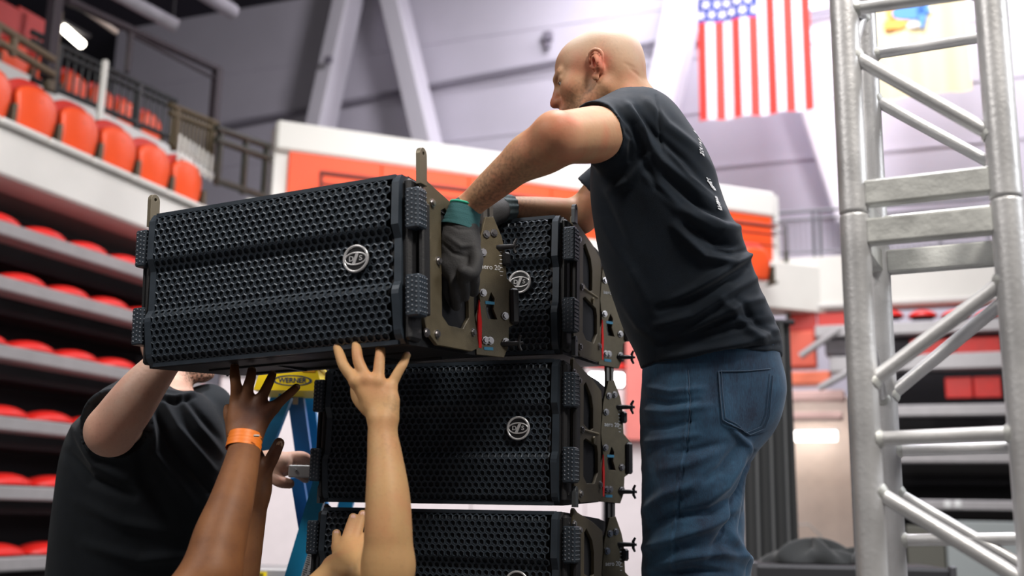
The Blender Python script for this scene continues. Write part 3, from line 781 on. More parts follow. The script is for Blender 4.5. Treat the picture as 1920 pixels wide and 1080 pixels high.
# back wall, wall pipe, slanted columns, upper right wall
ABk = 20.5
def bw(px, py, off=0.): return onplane(px, py, AB(ABk - off, 0, 0), U2)
mb = MB(); oriented_box(mb, AB(ABk + .15, 6, 7), (50, .3, 14.2), -AZ)
struct('wall_back', mb, greywall)
p, q = bw(400, 240, .15), bw(1700, -10, .15)
struct('trim_5', MB().tube([p, q], .07, 8), mat('wall_pipe', (.28, .26, .31), .6))
for y0, y1 in ((120, -60), (330, 130)):
    p, q = bw(400, y0, .02), bw(1700, y1 - 60, .02)
for i, z in enumerate((5.2, 6.4, 7.6, 8.8, 10.0, 11.2, 12.4)):
    mb = MB(); oriented_box(mb, AB(ABk + .0, 6, z), (50, .05, .06), -AZ)
    struct('trim_%d' % (6 + i), mb, greywall)
def strut(p0, p1, w0, dep, label=None):
    p0, p1 = Vector(p0), Vector(p1); ax = (p1 - p0); L = ax.length; z = ax.normalized(); y = Vector(U2); x = y.cross(z).normalized(); y = z.cross(x)
    M = Matrix((x, y, z)).transposed().to_4x4(); M.translation = p0
    m_ = MB(); m_.T = M; m_.box((0, 0, L / 2), (w0, dep, L), b=.04); return m_
strm = mat('column_paint', (.74, .71, .78), .7, var=.03, vscale=.8)
struct('column', strut(bw(598, 250, .7), bw(668, -70, .7), .42, .7), strm)
struct('column', strut(bw(808, 300, .7), bw(722, -70, .7), .46, .7), strm)
struct('column', strut(bw(1200, 380, .7), bw(1305, -90, .7), .62, .7), strm)
struct('column', strut(bw(1600, 420, .7), bw(1470, 30, .7), .55, .7), strm)
p = bw(1027, 68, .15); props(MB().box((0, 0, 0), (.22, .15, .22), b=.03).box((0, 0, -.22), (.12, .12, .16), b=.03).build('wall_speaker', mat('wall_spk', (.22, .20, .25), .6), loc=p, rot=(0, 0, -AZ)), label='small dark fixture on the grey back wall above the orange-red wall', cat='fixture')
p = bw(616, 112, 1.3); props(MB().box((0, 0, 0), (.2, .1, .16), b=.03).build('column_box', mat('wall_spk', (.22, .20, .25), .6), loc=p, rot=(0, 0, -AZ)), label='small dark box on the slanted column left of centre', cat='fixture')

# flags hung high in front of the wall
FO = 3.2
def fl_pt(px, py, off=FO): return bw(px, py, off)
def flag(name, x0, yb0, x1, yb1, ztop, parts, label, wave=.05, off=FO):
    a_, b_ = fl_pt(x0, yb0, off), fl_pt(x1, yb1, off); e = empty(name, (a_[0], a_[1], ztop), label=label, cat='flag'); org = Vector(e.location)
    w_ = b_ - a_; z0 = a_[2]
    def f(u, v, out=0.): return Vector((a_[0] + w_[0] * u, a_[1] + w_[1] * u, z0 + (ztop - z0) * v)) - org - Vector(U2) * (wave * math.sin(u * 19 + .6 * v) * (1 - .4 * v) + out)
    for nm, m, u0, u1, v0, v1, out in parts:
        mb = MB(); mb.grid(lambda s, t: f(u0 + (u1 - u0) * s, v0 + (v1 - v0) * t, out), 8 if u1 - u0 < .2 else 30, 12)
        mb.build(nm, m, e)
    MB().tube([f(-.03, 1), f(1.03, 1)], .03, 8).build('hanging_pole', darkst, e)
    for u in (.05, .95): MB().tube([f(u, 1), f(u, 1) + Vector((0, 0, 14.1 - ztop))], .01, 5).build('hanging_wire', darkst, e)
    return e, f
fr, fw, fb = mat('flag_red', (.90, .06, .045), .75), mat('flag_white', (.88, .84, .90), .75), mat('flag_blue', (.045, .07, .33), .75)
pa, pb = fl_pt(1312, 228), fl_pt(1526, 194); ztop = pa[2] + 3.6
zc = fl_pt(1302, 47)[2]; vc = (zc - pa[2]) / (ztop - pa[2])
us = []
for i in range(13):
    u0, u1 = i / 13, (i + 1) / 13
    us.append(('red_stripe' if i % 2 == 0 else 'white_stripe', fr if i % 2 == 0 else fw, u0, u1, 0, vc if i < 7 else 1, 0))
us.append(('canton', fb, 0, 7 / 13, vc, 1, 0))
fo, ff = flag('national_flag', 1312, 228, 1526, 194, ztop, us, 'large striped flag with stars hanging on the upper right wall', .05)
canton = [c_ for c_ in fo.children if c_.name.startswith('canton')][0]
st = MB()
for j in range(11):
    for i in range(9):
        if (i + j) % 2: continue
        u = 7 / 13 * (j + .7) / 11.4; v = vc + (1 - vc) * (i + .7) / 9.4
        c = ff(u, v, .012); vs = [c - Vector(U2) * .004]
        for k in range(10):
            r = .105 if k % 2 == 0 else .042; a = math.pi * 2 * k / 10
            vs.append(c + Vector(V2) * (r * math.sin(a)) + Vector((0, 0, r * math.cos(a))))
        st.add(vs, [(0, k + 1, (k + 1) % 10 + 1) for k in range(10)])
st.build('stars', fw, canton)
buff = mat('flag_buff', (.86, .72, .42), .75)
fo, ff = flag('buff_flag', 1625, 190, 1822, 162, fl_pt(1625, 190)[2] + 3.4, [('cloth', buff, 0, 1, 0, 1, 0)], 'buff yellow flag with a small blue and orange emblem behind the truss', .04)
em = mat('emblem_blue', (.10, .30, .75), .7); eo = mat('emblem_orange', (.95, .42, .08), .7)
cl_ = [c_ for c_ in fo.children if c_.name.startswith('cloth')][0]
def blob(pxc, pyc, rx, rz, m, seed, name):
    c0 = Vector(fl_pt(pxc, pyc, FO + .08)) - Vector(fo.location); r_ = np.random.RandomState(seed); vs = [c0]
    for k in range(14):
        a = k / 14 * 2 * math.pi; q = 1 + .25 * r_.uniform(-1, 1); vs.append(c0 + Vector(V2) * (rx * q * math.cos(a)) + Vector((0, 0, rz * q * math.sin(a))))
    vb = [v + Vector(U2) * .01 for v in vs]
    o = MB(); o.add(vs, [(0, k + 1, (k + 1) % 14 + 1) for k in range(14)]); o.add(vb[1:], [tuple(range(14))]); o.build(name, m, cl_)
blob(1705, 18, .30, .17, em, 1, 'emblem_shield'); blob(1728, 22, .07, .28, em, 2, 'emblem_figure'); blob(1668, 15, .06, .22, eo, 5, 'emblem_figure')
blob(1678, 46, .22, .09, eo, 3, 'emblem_scroll'); blob(1710, 46, .10, .06, mat('emblem_pale', (.8, .78, .8), .7), 4, 'emblem_scroll')
# ================================================================== LOUDSPEAKERS
W, H, D = .71, .355, .43
blk = mat('cabinet_black', (.012, .012, .014), .55, bump=.3, bscale=300)
grl = mat('grille_steel', (.040, .053, .070), .42, metal=.3, var=.12, vscale=30)
foam = mat('grille_hole', (.006, .006, .009), .9)
khaki = mat('plate_khaki', (.12, .098, .06), .5, metal=.35, var=.12, vscale=60, bump=.3, bscale=500)
boltm = mat('bolt_steel', (.32, .31, .32), .3, metal=.9)
bblk = mat('hardware_black', (.015, .015, .017), .35)
chrome = mat('badge_chrome', (.62, .62, .64), .25, metal=.35)
redm = mat('warning_red', (.80, .02, .02), .4)
prnt = mat('print_white', (.80, .80, .82), .6)
prntb = mat('print_blue', (.05, .30, .50), .6)
def prof(z):
    t = z / H
    return float(np.interp(t, [0, .02, .07, .30, .33, .36, .62, .66, .69, .95, 1], [.040, .022, .010, .0, .003, .012, .014, .006, .0, .004, .018]))
gw = .60
g = MB(); PX = .0168; R6 = PX / math.sqrt(3); RY = R6 * 1.5
g.mats = [grl, mat('grille_floor', (.014, .018, .024), .7)]
rowsn = int((H - .012) / RY)
for r in range(rowsn):
    zc_ = .010 + R6 + r * RY * ((H - .02 - 2 * R6) / ((rowsn - 1) * RY))
    n = int(gw / PX)
    for c in range(n):
        xc = -gw / 2 + PX * (c + .5 + (.5 if r % 2 else 0)) - PX * .25
        if xc > gw / 2 - PX * .3: continue
        vs = []
        for rr_, dy in ((1.03, 0), (.70, -.0009), (.60, .0045)):
            for k in range(6):
                a = math.radians(60 * k + 30); x = xc + R6 * rr_ * math.cos(a); z = zc_ + R6 * rr_ * math.sin(a)
                vs.append((x, prof(min(max(z, 0), H)) + dy, z))
        n0 = len(g.v); g.v += vs
        for q in range(2):
            for k in range(6):
                k2 = (k + 1) % 6; g.f.append((n0 + q * 6 + k, n0 + q * 6 + k2, n0 + q * 6 + 6 + k2, n0 + q * 6 + 6 + k)); g.m.append(0); g.sm.append(False)
        g.f.append(tuple(n0 + 12 + k for k in range(6))); g.m.append(1); g.sm.append(False)
# solid rims
def rim(x0, x1):
    g.cur = 0; zz = np.linspace(0.004, H - .002, 40)
    vs = []
    for z in zz: vs += [(x0, prof(z) - .0012, z), (x1, prof(z) - .0012, z), (x0, prof(z) + .02, z), (x1, prof(z) + .02, z)]
    fs = []
    for i in range(39):
        a = 4 * i; fs += [(a, a + 1, a + 5, a + 4), (a + 1, a + 3, a + 7, a + 5), (a + 2, a, a + 4, a + 6)]
    g.add(vs, fs, False)
rim(-gw / 2 - .012, -gw / 2 + .004); rim(gw / 2 - .004, gw / 2 + .012)
for z0_, z1_ in ((.003, .012), (H - .010, H - .001)):
    yy = min(prof(z0_), prof(z1_)); g.box((0, yy + .010, (z0_ + z1_) / 2), (gw, .02, z1_ - z0_))
grille_me = g.mesh('grille')
# cabinet
sidep = [(.03, .002), (.005, .03), (.0, .06), (.0, H - .02), (.03, H - .003), (.32, H - .017), (D - .02, H - .028), (D, H - .045), (D, .04), (D - .02, .024), (.32, .015)]
def cab():
    m_ = MB(); M = Matrix(((0, 0, 1, 0), (1, 0, 0, 0), (0, 1, 0, 0), (0, 0, 0, 1)))
    m_.prism([(y + .018, z) if y < .02 else (y, z) for y, z in sidep], -.318, .318, M)
    # long end posts behind the corner grips and the recessed frame
    for s_ in (-1, 1):
        m_.box((s_ * .322, .04, H / 2), (.016, .05, H - .02), b=.006)
        m_.box((s_ * .345, .045, H / 2), (.012, .03, H * .66), b=.003)
    m_.box((0, .15, .006), (.5, .012, .006)); m_.box((0, .30, .012), (.5, .012, .006)); m_.box((-.1, .22, .010), (.012, .16, .006)); m_.box((.15, .22, .010), (.012, .16, .006))
    m_.box((0, D + .004, H / 2), (.3, .01, .2), b=.004)
    return m_.mesh('cabinet')
cab_me = setmat(cab(), blk)
def side_plate():
    out = [(.052, .09), (.052, H - .012), (.054, H + .002), (.06, H + .006), (.085, H - .004), (.22, H - .028), (.30, H - .05), (.305, H - .09), (.292, .20), (.295, .10), (.315, .03), (.28, .018), (.12, .012), (.075, .035), (.056, .075)]
    up = [(.14, .205), (.14, .305), (.16, .315), (.21, .285), (.225, .255), (.225, .20), (.20, .19)]
    lo_ = [(.14, .075), (.14, .165), (.16, .172), (.26, .160), (.27, .14), (.27, .09), (.24, .06), (.17, .058)]
    slot = [(.07, .235), (.065, .27), (.075, .29), (.088, .27), (.092, .235), (.085, .215)]
    s2 = [(.07, .11), (.068, .125), (.078, .125), (.078, .11)]
    return plate([out, up, lo_, slot, s2], .006, .0012)
sp_me = setmat(side_plate(), khaki)
# plate meshes lie in xy: x->box y, y->box z; turn them up
MSIDE = Matrix(((0, 0, 1, 0), (1, 0, 0, 0), (0, 1, 0, 0), (0, 0, 0, 1)))
rp_me = setmat(plate([[(0, .018), (-.004, .10), (.012, .14), (.004, .20), (.012, .28), (.030, H - .015), (.050, H - .012), (.070, .30), (.078, .27), (.082, .20), (.112, .175), (.112, .10), (.085, .085), (.082, .04), (.070, .015)],
                      [(.030, .10), (.024, .125), (.040, .165), (.050, .15), (.046, .125), (.056, .10)],
                      [(.088, .105), (.088, .155), (.094, .165), (.099, .155), (.099, .105)]], .006, .001), khaki)
bolt1 = MB(); bolt1.tube([(0, 0, 0), (0, 0, .0035), (0, 0, .0036), (0, 0, .007)], [.0095, .0095, .0062, .0060], 8); bolt1_me = setmat(bolt1.mesh('bolt'), boltm, False)
def bolts(par, pts, ax=(1, 0, 0)):
    R = Vector(ax).to_track_quat('Z', 'X').to_matrix().to_4x4()
    for p in pts:
        o = link('bolt', bolt1_me, par); T = R.copy(); T.translation = Vector(p); o.matrix_local = T
def grip():
    m_ = MB(); m_.mats = [grl]; m_.box((0, .004, .0425), (.030, .036, .085), b=.003)
    return m_.mesh('corner_grip')
def dots():
    m_ = MB()
    for i in range(8):
        for j in range(3):
            if i % 2 and j != 1: pass
            m_.ball(((j - 1) * .009, -.0140, .008 + i * .0099 + (.003 if j == 1 else 0)), (.0027, .0016, .0027), 6, 4)
        for j in range(4): m_.ball((.0155, -.009 + j * .009, .008 + i * .0099), (.0014, .0024, .0024), 6, 4); m_.ball((-.0155, -.009 + j * .009, .008 + i * .0099), (.0014, .0024, .0024), 6, 4)
    return m_.mesh('grip_dots')
grip_me = grip(); dots_me = setmat(dots(), mat('dot_steel', (.14, .155, .18), .4, metal=.5), True)
lug_out = [(-.014, -.03), (-.014, .03)] + [(.014 * math.cos(math.radians(a)), .034 + .014 * math.sin(math.radians(a))) for a in range(180, -1, -20)] + [(.014, .03), (.014, -.03)]
lug_me = setmat(plate([lug_out, circ(0, .036, .005)], .008, .001), mat('lug_khaki', (.17, .145, .10), .45, metal=.4))
lug2_me = setmat(plate([[(x * .75, max(y, -.0)) for x, y in lug_out], circ(0, .036, .004)], .008, .001), mat('lug_steel', (.10, .11, .12), .4, metal=.5))
link_out = rounded(-.012, -.10, .012, .055, .008)
link_me = setmat(plate([link_out, rounded(-.004, -.05, .004, .045, .0035)], .008, .001), mat('link_steel', (.16, .15, .14), .4, metal=.6))
txt_me = setmat(text('aero 20', .0165), prnt)
tick = MB()
for i in range(7): tick.box((0, -i * .0095, 0), (.010 if i % 2 else .006, .0016, .0006))
tick_me = setmat(tick.mesh('angle_scale'), prnt)
bl = MB(); bl.box((0, 0, 0), (.024, .007, .0006)); blue_me = setmat(bl.mesh('blue_label'), prntb)
def badge():
    m_ = MB(); m_.mats = [bblk, chrome]
    M = Matrix.Rotation(math.radians(90), 4, 'X')
    def disc(r, z0, z1, n=32, ex=1., ey=1.):
        m_.prism([(r * ex * math.cos(2 * math.pi * k / n), r * ey * math.sin(2 * math.pi * k / n)) for k in range(n)], z0, z1, M)
    m_.cur = 0; disc(.0275, -.004, .004)
    m_.cur = 1
    m_.tube([M @ Vector((.0268 * math.cos(2 * math.pi * k / 36), .0268 * math.sin(2 * math.pi * k / 36), .004)) for k in range(37)], .0030, 6, cap=False)
    m_.tube([M @ Vector((.0245 * math.cos(2 * math.pi * k / 36), .0125 * math.sin(2 * math.pi * k / 36), .0045)) for k in range(37)], .0020, 6, cap=False)
    return m_.mesh('badge')
badge_me = badge()
lm_ = MB(); M90 = Matrix.Rotation(math.radians(90), 4, 'X')
lm_.prism([(-.008, -.011), (-.001, -.011), (.008, .011), (.001, .011)], .0045, .0062, M90)
bolt_me = setmat(lm_.mesh('badge_slash'), chrome)
ds_me = setmat(text('D   S', .0150, .0008, True), chrome)
def speaker(label, loc, rot, group=None, text_side=True):
    e = empty('loudspeaker', loc, rot, label=label, cat='loudspeaker', group=group)
    link('cabinet', cab_me, e); link('grille', grille_me, e)
    b = link('badge', badge_me, e, (.214, prof(.19) - .006, .185)); link('badge_slash', bolt_me, b); link('badge_lettering', ds_me, b, (0, -.0052, 0), (math.radians(90), 0, 0))
    for s_ in (-1, 1):
        for z in (.235, .055):
            gq = link('corner_grip', grip_me, e, (s_ * .338, .020, z)); link('grip_dots', dots_me, gq)
        M = MSIDE.copy(); o = link('side_plate', sp_me, e); o.matrix_local = Matrix.Translation((s_ * .330, 0, 0)) @ MSIDE
        bolts(e, [(s_ * .334, .055, H - .03), (s_ * .334, .10, H - .045), (s_ * .334, .125, .19), (s_ * .334, .07, .03), (s_ * .334, .115, .033), (s_ * .334, .285, .06)], (s_, 0, 0))
        # bridge between the two windows, with a moulded lip
        br = MB(); br.box((s_ * .334, .205, .190), (.008, .13, .006), b=.002); br.tube([(s_ * .334, .22, .172), (s_ * .340, .22, .171)], .009, 12)
        br.build('handle_bridge', mat('bridge_khaki', (.22, .18, .11), .4, metal=.35), e)
        # black pocket behind the windows, red blades
        MB().box((s_ * .3195, .215, .18), (.010, .19, .26), b=.003).build('handle_pocket', foam, e)
        rb = MB(); rb.box((s_ * .3265, .079, .252), (.003, .018, .05), b=.001); rb.build('red_lock', redm, e)
        rb = MB(); rb.prism([(.318, .03), (.332, .03), (.336, .09), (.326, .14), (.316, .10)], s_ * .332 - .0015, s_ * .332 + .0015, MSIDE); rb.build('red_blade', redm, e)
        # rear rigging plate set at an angle
        ang = math.radians(33); base = Vector((s_ * .318, .335, 0))
        ux = Vector((s_ * math.sin(ang), math.cos(ang), 0)); nz = Vector((s_ * math.cos(ang), -math.sin(ang), 0))
        if s_ > 0: Mx = Matrix((ux, Vector((0, 0, 1)), ux.cross(Vector((0, 0, 1))))).transposed().to_4x4()
        else: Mx = Matrix((ux, Vector((0, 0, 1)), ux.cross(Vector((0, 0, 1))))).transposed().to_4x4()
        Mx.translation = base
        o = link('rear_plate', rp_me, e); o.matrix_local = Mx
        MB().box(base + ux * .038 - nz * .014 + Vector((0, 0, H / 2)), (.014, .066, H - .12), Euler((0, 0, -s_ * ang)).to_matrix(), .004).build('rear_frame', bblk, e)
        def onp_(u, z, out=.0035): return base + ux * u + Vector((0, 0, z)) + nz * out
        bolts(e, [onp_(.03, .30), (onp_(.02, .255)), onp_(.018, .16), onp_(.075, .11), onp_(.075, .05), onp_(.022, .05), onp_(.034, .05), onp_(.05, .305)], nz)
        # T-handled pins
        for u, z, tl in ((.060, .272, .3), (.066, .045, -.1)):
            m_ = MB(); p0 = onp_(u, z, 0); p1 = p0 + Vector((s_ * .040, .010, 0)); m_.tube([p0, p1], [.0065, .0055], 10)
            m_.tube([p1 + Vector((.004 * s_, tl * .008, .018)), p1 + Vector((-.001 * s_, 0, .008)), p1, p1 + Vector((-.001 * s_, 0, -.008)), p1 + Vector((.004 * s_, -tl * .008, -.018))], [.003, .004, .0045, .004, .003], 8)
            m_.tube([p1, p1 + Vector((s_ * .008, .002, 0))], .0035, 8); m_.build('locking_pin', bblk, e)
        m_ = MB(); p0 = onp_(.10, .10, .004); m_.box(p0 + Vector((0, 0, .035)), (.018, .022, .085), Euler((0, 0, -s_ * ang)).to_matrix(), .005); m_.build('rear_handle', bblk, e)
        m_ = MB(); p0 = onp_(.080, .245, .006); m_.box(p0, (.018, .020, .032), Euler((0, 0, -s_ * ang)).to_matrix(), .005); m_.build('hook_block', bblk, e)
        # writing
        X = ux if s_ > 0 else -ux
        Mt = Matrix((X, Vector((0, 0, 1)), nz)).transposed().to_4x4()
        for me, nm, u, z in ((txt_me, 'model_lettering', .040, .222), (tick_me, 'angle_scale', .068, .262), (blue_me, 'blue_label', .036, .138), (blue_me, 'blue_label', .03, .032)):
            o2 = link(nm, me, o); T = Mt.copy(); T.translation = onp_(u, z, .0048); o2.matrix_local = Mx.inverted() @ T
        # links above the box, front and rear
        o = link('link_lug', lug_me, e); o.matrix_local = Matrix.Translation((s_ * .340, .045, H + .01)) @ MSIDE
        o = link('link_bar', link_me, e); T = Mx.copy(); T.translation = onp_(.042, H + .0, -.008); o.matrix_local = T
    return e
SROT = -.37
ex, ey = math.cos(SROT), math.sin(SROT)
spk = speaker('black hex-grille loudspeaker held up in the air by hands, highest on the left', (-.518, 2.2150, 2.2138), (.0263, -.0351, -.4247))
for i, (dz, lab) in enumerate(((.365, 'black loudspeaker on top of the stack, partly hidden by the raised one'), (0, 'black loudspeaker in the middle of the stack, second below the raised one'), (-.365, 'black loudspeaker at the bottom edge, lowest seen of the stack'))):
    s_ = copy_tree(spk); s_.location = (-.188 + .003 * i, 2.691, 1.9215 + dz); s_.rotation_euler = (0, 0, SROT); s_.scale = (1.03, 1, 1); s_['label'] = lab; s_['group'] = 'stacked loudspeakers'
    if i == 0:
        for ch_ in s_.children:
            if ch_.name.startswith('link_lug'): ch_.location.z -= .026
    for ch_ in s_.children:
        if ch_.name.startswith('link_lug'): ch_.data = lug2_me
spk.scale = (1.045, 1, 1)
spk['group'] = 'line array loudspeakers'; del spk['group']
# cart under the stack (out of frame)
zC = 1.9215 - .365
e = empty('stack_cart', (-.1845 + .083, 2.69 + .215, 0), (0, 0, SROT), label='black wheeled cart under the loudspeaker stack', cat='cart')
MB().box((-.0, .0, zC - .06), (.74, .50, .10), b=.01).build('deck', bblk, e)
for sx in (-1, 1):
    for sy in (-1, 1):
        MB().box((sx * .33, sy * .2, (zC - .11 + .12) / 2), (.05, .05, zC - .23), b=.005).build('leg', bblk, e); MB().tube([(sx * .33 - .02, sy * .2, .06), (sx * .33 + .02, sy * .2, .06)], .06, 14).build('caster', bblk, e)

# ================================================================== TRUSS
tal = mat('truss_aluminium', (.68, .68, .69), .44, metal=.45, var=.14, vscale=9, bump=.35, bscale=120)
tal2 = mat('truss_weld_plate', (.62, .63, .61), .5, metal=.4, var=.22, vscale=14, bump=.6, bscale=90)
fl0 = at(1600, 370, 1.9); TR = -math.radians(27); tx = np.array([math.cos(TR), math.sin(TR), 0]); ty = np.array([-math.sin(TR), math.cos(TR), 0]); TS = .245
org = np.array([fl0[0], fl0[1], 0]) + tx * TS / 2 + ty * TS / 2
tr = empty('lattice_truss', org, (0, 0, TR), label='upright silver aluminium lattice truss tower at the right', cat='truss')
def ch(sx, sy): return org + tx * sx * TS / 2 + ty * sy * TS / 2
def zch(sx, sy, py): c = ch(sx, sy); return zover(c[0], c[1], py)
zj = zch(-1, -1, 403)
for sx in (-1, 1):
    for sy in (-1, 1):
        for z0_, z1_ in ((.02, zj - .001), (zj + .001, 4.6)):
            m_ = MB(); r = .0255; x, y = sx * TS / 2, sy * TS / 2
            m_.tube([(x, y, z0_), (x, y, z0_ + .0025), (x, y, z0_ + .006), (x, y, z1_ - .006), (x, y, z1_ - .0025), (x, y, z1_)], [r - .002, r, r, r, r, r - .002], 32); m_.build('chord', tal, tr)
def brace(s0, p0, s1, p1, r=.0115, dz=0., py=True):
    """brace between chord s0 at image row p0 and chord s1 at row p1"""
    z0_, z1_ = zch(*s0, p0), zch(*s1, p1)
    a = Vector((s0[0] * TS / 2, s0[1] * TS / 2, z0_)); b = Vector((s1[0] * TS / 2, s1[1] * TS / 2, z1_)); d_ = (b - a).normalized()
    m_ = MB(); m_.tube([a + d_ * .012, b - d_ * .012], r, 18); m_.build('brace', tal, tr)
    for c, s in ((a, 1), (b, -1)): MB().tube([c + d_ * s * .020, c + d_ * s * .026, c + d_ * s * .030], [r * 1.5, r * 1.28, r * 1.02], 16).build('weld', tal2, tr)
FLc, FRc, BLc, BRc = (-1, -1), (1, -1), (-1, 1), (1, 1)
brace(FLc, 20, FRc, -18); brace(FLc, 98, FRc, 262, .0125); brace(BLc, 105, BRc, 66, .0105); brace(BLc, 180, BRc, 322)
brace(FRc, 515, FLc, 728, .0125); brace(BRc, 545, BLc, 752, .0125); brace(FLc, 824, FRc, 812, .0125); brace(BLc, 845, BRc, 838, .0115)
brace(FLc, 912, FRc, 1105, .0125); brace(BLc, 915, BRc, 1080, .0115); brace(BLc, 1013, BRc, 1010, .0115); brace(BLc, 40, FLc, -30); brace(FLc, 120, BLc, 30, .0105)
brace(FRc, 380, BRc, 200); brace(FRc, 560, BRc, 800); brace(FLc, 560, BLc, 760)
zl = zch(-1, -1, 376); zl2 = zch(-1, -1, 430)
hh_ = .046
for z in (zj + .012 + hh_ / 2, zj - .012 - hh_ / 2):
    for c, dsz in (((0, -TS / 2, z), (TS - .04, .03, hh_)), ((0, TS / 2, z), (TS - .04, .03, hh_)), ((-TS / 2, 0, z), (.03, TS - .04, hh_)), ((TS / 2, 0, z), (.03, TS - .04, hh_))):
        MB().box(c, dsz, b=.004).build('end_plate', tal2, tr)
MB().box((0, 0, .01), (.5, .5, .02), b=.003).build('base_plate', tal2, tr)
for z in (1.35, .9, .45): 
    for s0, s1 in ((FLc, FRc), (BLc, BRc)):
        a = Vector((s0[0] * TS / 2, s0[1] * TS / 2, z)); b = Vector((s1[0] * TS / 2, s1[1] * TS / 2, z - .2)); MB().tube([a, b], .0115, 14).build('brace', tal, tr)

# ================================================================== LADDERS
yel = mat('ladder_yellow', (1.0, .76, .012), .4); lblue = mat('ladder_blue', (.02, .30, .66), .42, var=.06); lblue2 = mat('ladder_blue_dark', (.014, .16, .44), .45, var=.08)
p_l, p_r = at(497, 722, 3.35), at(612, 706, 3.35); c = (p_l + p_r) / 2; zt_ = at(550, 698, 3.35)[2]; zb_ = at(550, 740, 3.35)[2]
ld = empty('stepladder', (c[0], c[1], 0), label='blue stepladder with yellow top cap standing behind the stack', cat='ladder'); o0 = Vector((c[0], c[1], 0))
capm = MB(); wt, wb = .085, .105; hcp = zt_ - zb_
cap = MB(); cap.prism([(-wb, 0), (wb, 0), (wt, hcp), (-wt, hcp)], -.11, .11, Matrix(((1, 0, 0, 0), (0, 0, -1, 0), (0, 1, 0, zb_), (0, 0, 0, 1))))
cap.box((0, 0, zb_ + hcp + .004), (wt * 2 + .02, .24, .012), b=.004)
cp = cap.build('top_cap', yel, ld)
ell_ = MB(); M = Matrix.Rotation(math.radians(90), 4, 'X')
def ring(rx, ry, n=40): return [(rx * math.cos(2 * math.pi * k / n), ry * math.sin(2 * math.pi * k / n)) for k in range(n)]
lz = zb_ + hcp * .44
ov = plate([ring(.060, .0165), ring(.052, .0135)], .0012); setmat(ov, mat('logo_blue', (.03, .06, .14), .5)); link('cap_oval', ov, cp, (.012, -.1108, lz), (math.radians(90), 0, 0))
lt = text('WERNER', .021, .0006, True); setmat(lt, mat('logo_blue', (.03, .06, .14), .5)); link('cap_lettering', lt, cp, (.012, -.1112, lz), (math.radians(90), math.radians(0), 0))
MB().box((-.05, -.111, zb_ + hcp * .82), (.04, .004, .006), b=.001).box((.06, -.111, zb_ + hcp * .86), (.04, .004, .006), b=.001).build('cap_slots', mat('ladder_orange', (.75, .36, .01), .5), cp)
def rail3(pa, pb, wd, m, dep=.03, nm='rail', par=ld, org_=o0):
    a, b = Vector(pa) - org_, Vector(pb) - org_; z = (b - a).normalized(); y = Vector((0, 1, 0)); x = y.cross(z).normalized(); y = z.cross(x); M = Matrix((x, y, z)).transposed().to_4x4(); M.translation = a
    m_ = MB(); m_.T = M; L = (b - a).length; m_.box((0, 0, L / 2), (wd, .006, L)); m_.box((wd / 2 - .003, dep / 2, L / 2), (.006, dep, L)); m_.box((-wd / 2 + .003, dep / 2, L / 2), (.006, dep, L))
    return m_.build(nm, m, par)
def footed(pa, slope_p):                       # run a rail from its top through a second point down to the floor
    a = np.array(pa); b = np.array(slope_p); t = (a[2] - .0) / (a[2] - b[2]); return a + (b - a) * t
a = at(535, 742, 3.30); b = at(486, 868, 3.27); rail3(a, footed(a, b), .040, lblue)
a = at(553, 740, 3.42); b = at(580, 935, 3.46); rail3(a, footed(a, b), .050, lblue2)
a = at(575, 742, 3.50); b = at(600, 935, 3.62); rail3(a, footed(a, b), .045, lblue)
a = at(520, 742, 3.44); b = at(478, 868, 3.52); rail3(a, footed(a, b), .040, lblue)
MB().box(Vector(at(554, 752, 3.40)) - o0, (.016, .004, .022)).build('rail_sticker', mat('sticker_grey', (.45, .42, .38), .6), ld)
for z in (.35, .68, 1.01, 1.34):
    pass
# nearer ladder: bright blue rail with a warning sticker, aluminium spreader
e = empty('stepladder', at(600, 900, 3.05) * np.array([1, 1, 0]), label='bright blue ladder rail beside the left edge of the stack', cat='ladder'); o1 = Vector(e.location)
brb = mat('ladder_bright_blue', (.02, .42, .80), .4, var=.05)
a = at(622, 838, 3.02); b = at(560, 1045, 3.02); ft = footed(a, b); rail3(a, ft, .046, brb, par=e, org_=o1)
rail3(a + np.array([.02, .42, 0]), ft + np.array([.04, .60, 0]), .046, brb, par=e, org_=o1)
dirv = unit(b - a)
st_ = MB(); c = Vector(at(583, 1040, 3.0)) - o1 + Vector((.002, -.004, 0)); z = Vector(-dirv); y = Vector((0, 1, 0)); x = y.cross(z).normalized(); M = Matrix((x, y, z)).transposed().to_4x4(); M.translation = c
st_.T = M; st_.box((0.006, 0, 0), (.034, .002, .16)); so = st_.build('warning_sticker', mat('sticker_white', (.82, .82, .84), .6), e)
sl = MB(); sl.T = M; r_ = random.Random(4)
for i in range(26):
    for j in range(2):
        sl.box((-.004 + j * .016 + r_.uniform(-.001, .001), -.0016, -.076 + i * .006), (r_.uniform(.006, .013), .0006, .0022))
sl.build('sticker_print', mat('sticker_ink', (.08, .08, .09), .6), so)
sr = MB(); sr.T = M; sr.box((.012, -.002, .012), (.008, .0008, .008)); sr.build('sticker_mark', redm, so)
a = at(542, 883, 2.925); b = at(594, 885, 2.925)
sb = MB(); sb.box((Vector(a) + Vector(b)) / 2 - o1, (float(b[0] - a[0]), .022, .034), b=.003); sb.tube([Vector(at(553, 881, 2.912)) - o1 - Vector((0, .004, 0)), Vector(at(553, 881, 2.912)) - o1 + Vector((0, .004, 0))], .004, 8)
sb.build('spreader', mat('spreader_steel', (.52, .52, .53), .45, metal=.3), e)
a = at(556, 895, 3.10); b = at(569, 975, 3.12); rail3(a, footed(a, b), .036, lblue2, par=e, org_=o1)
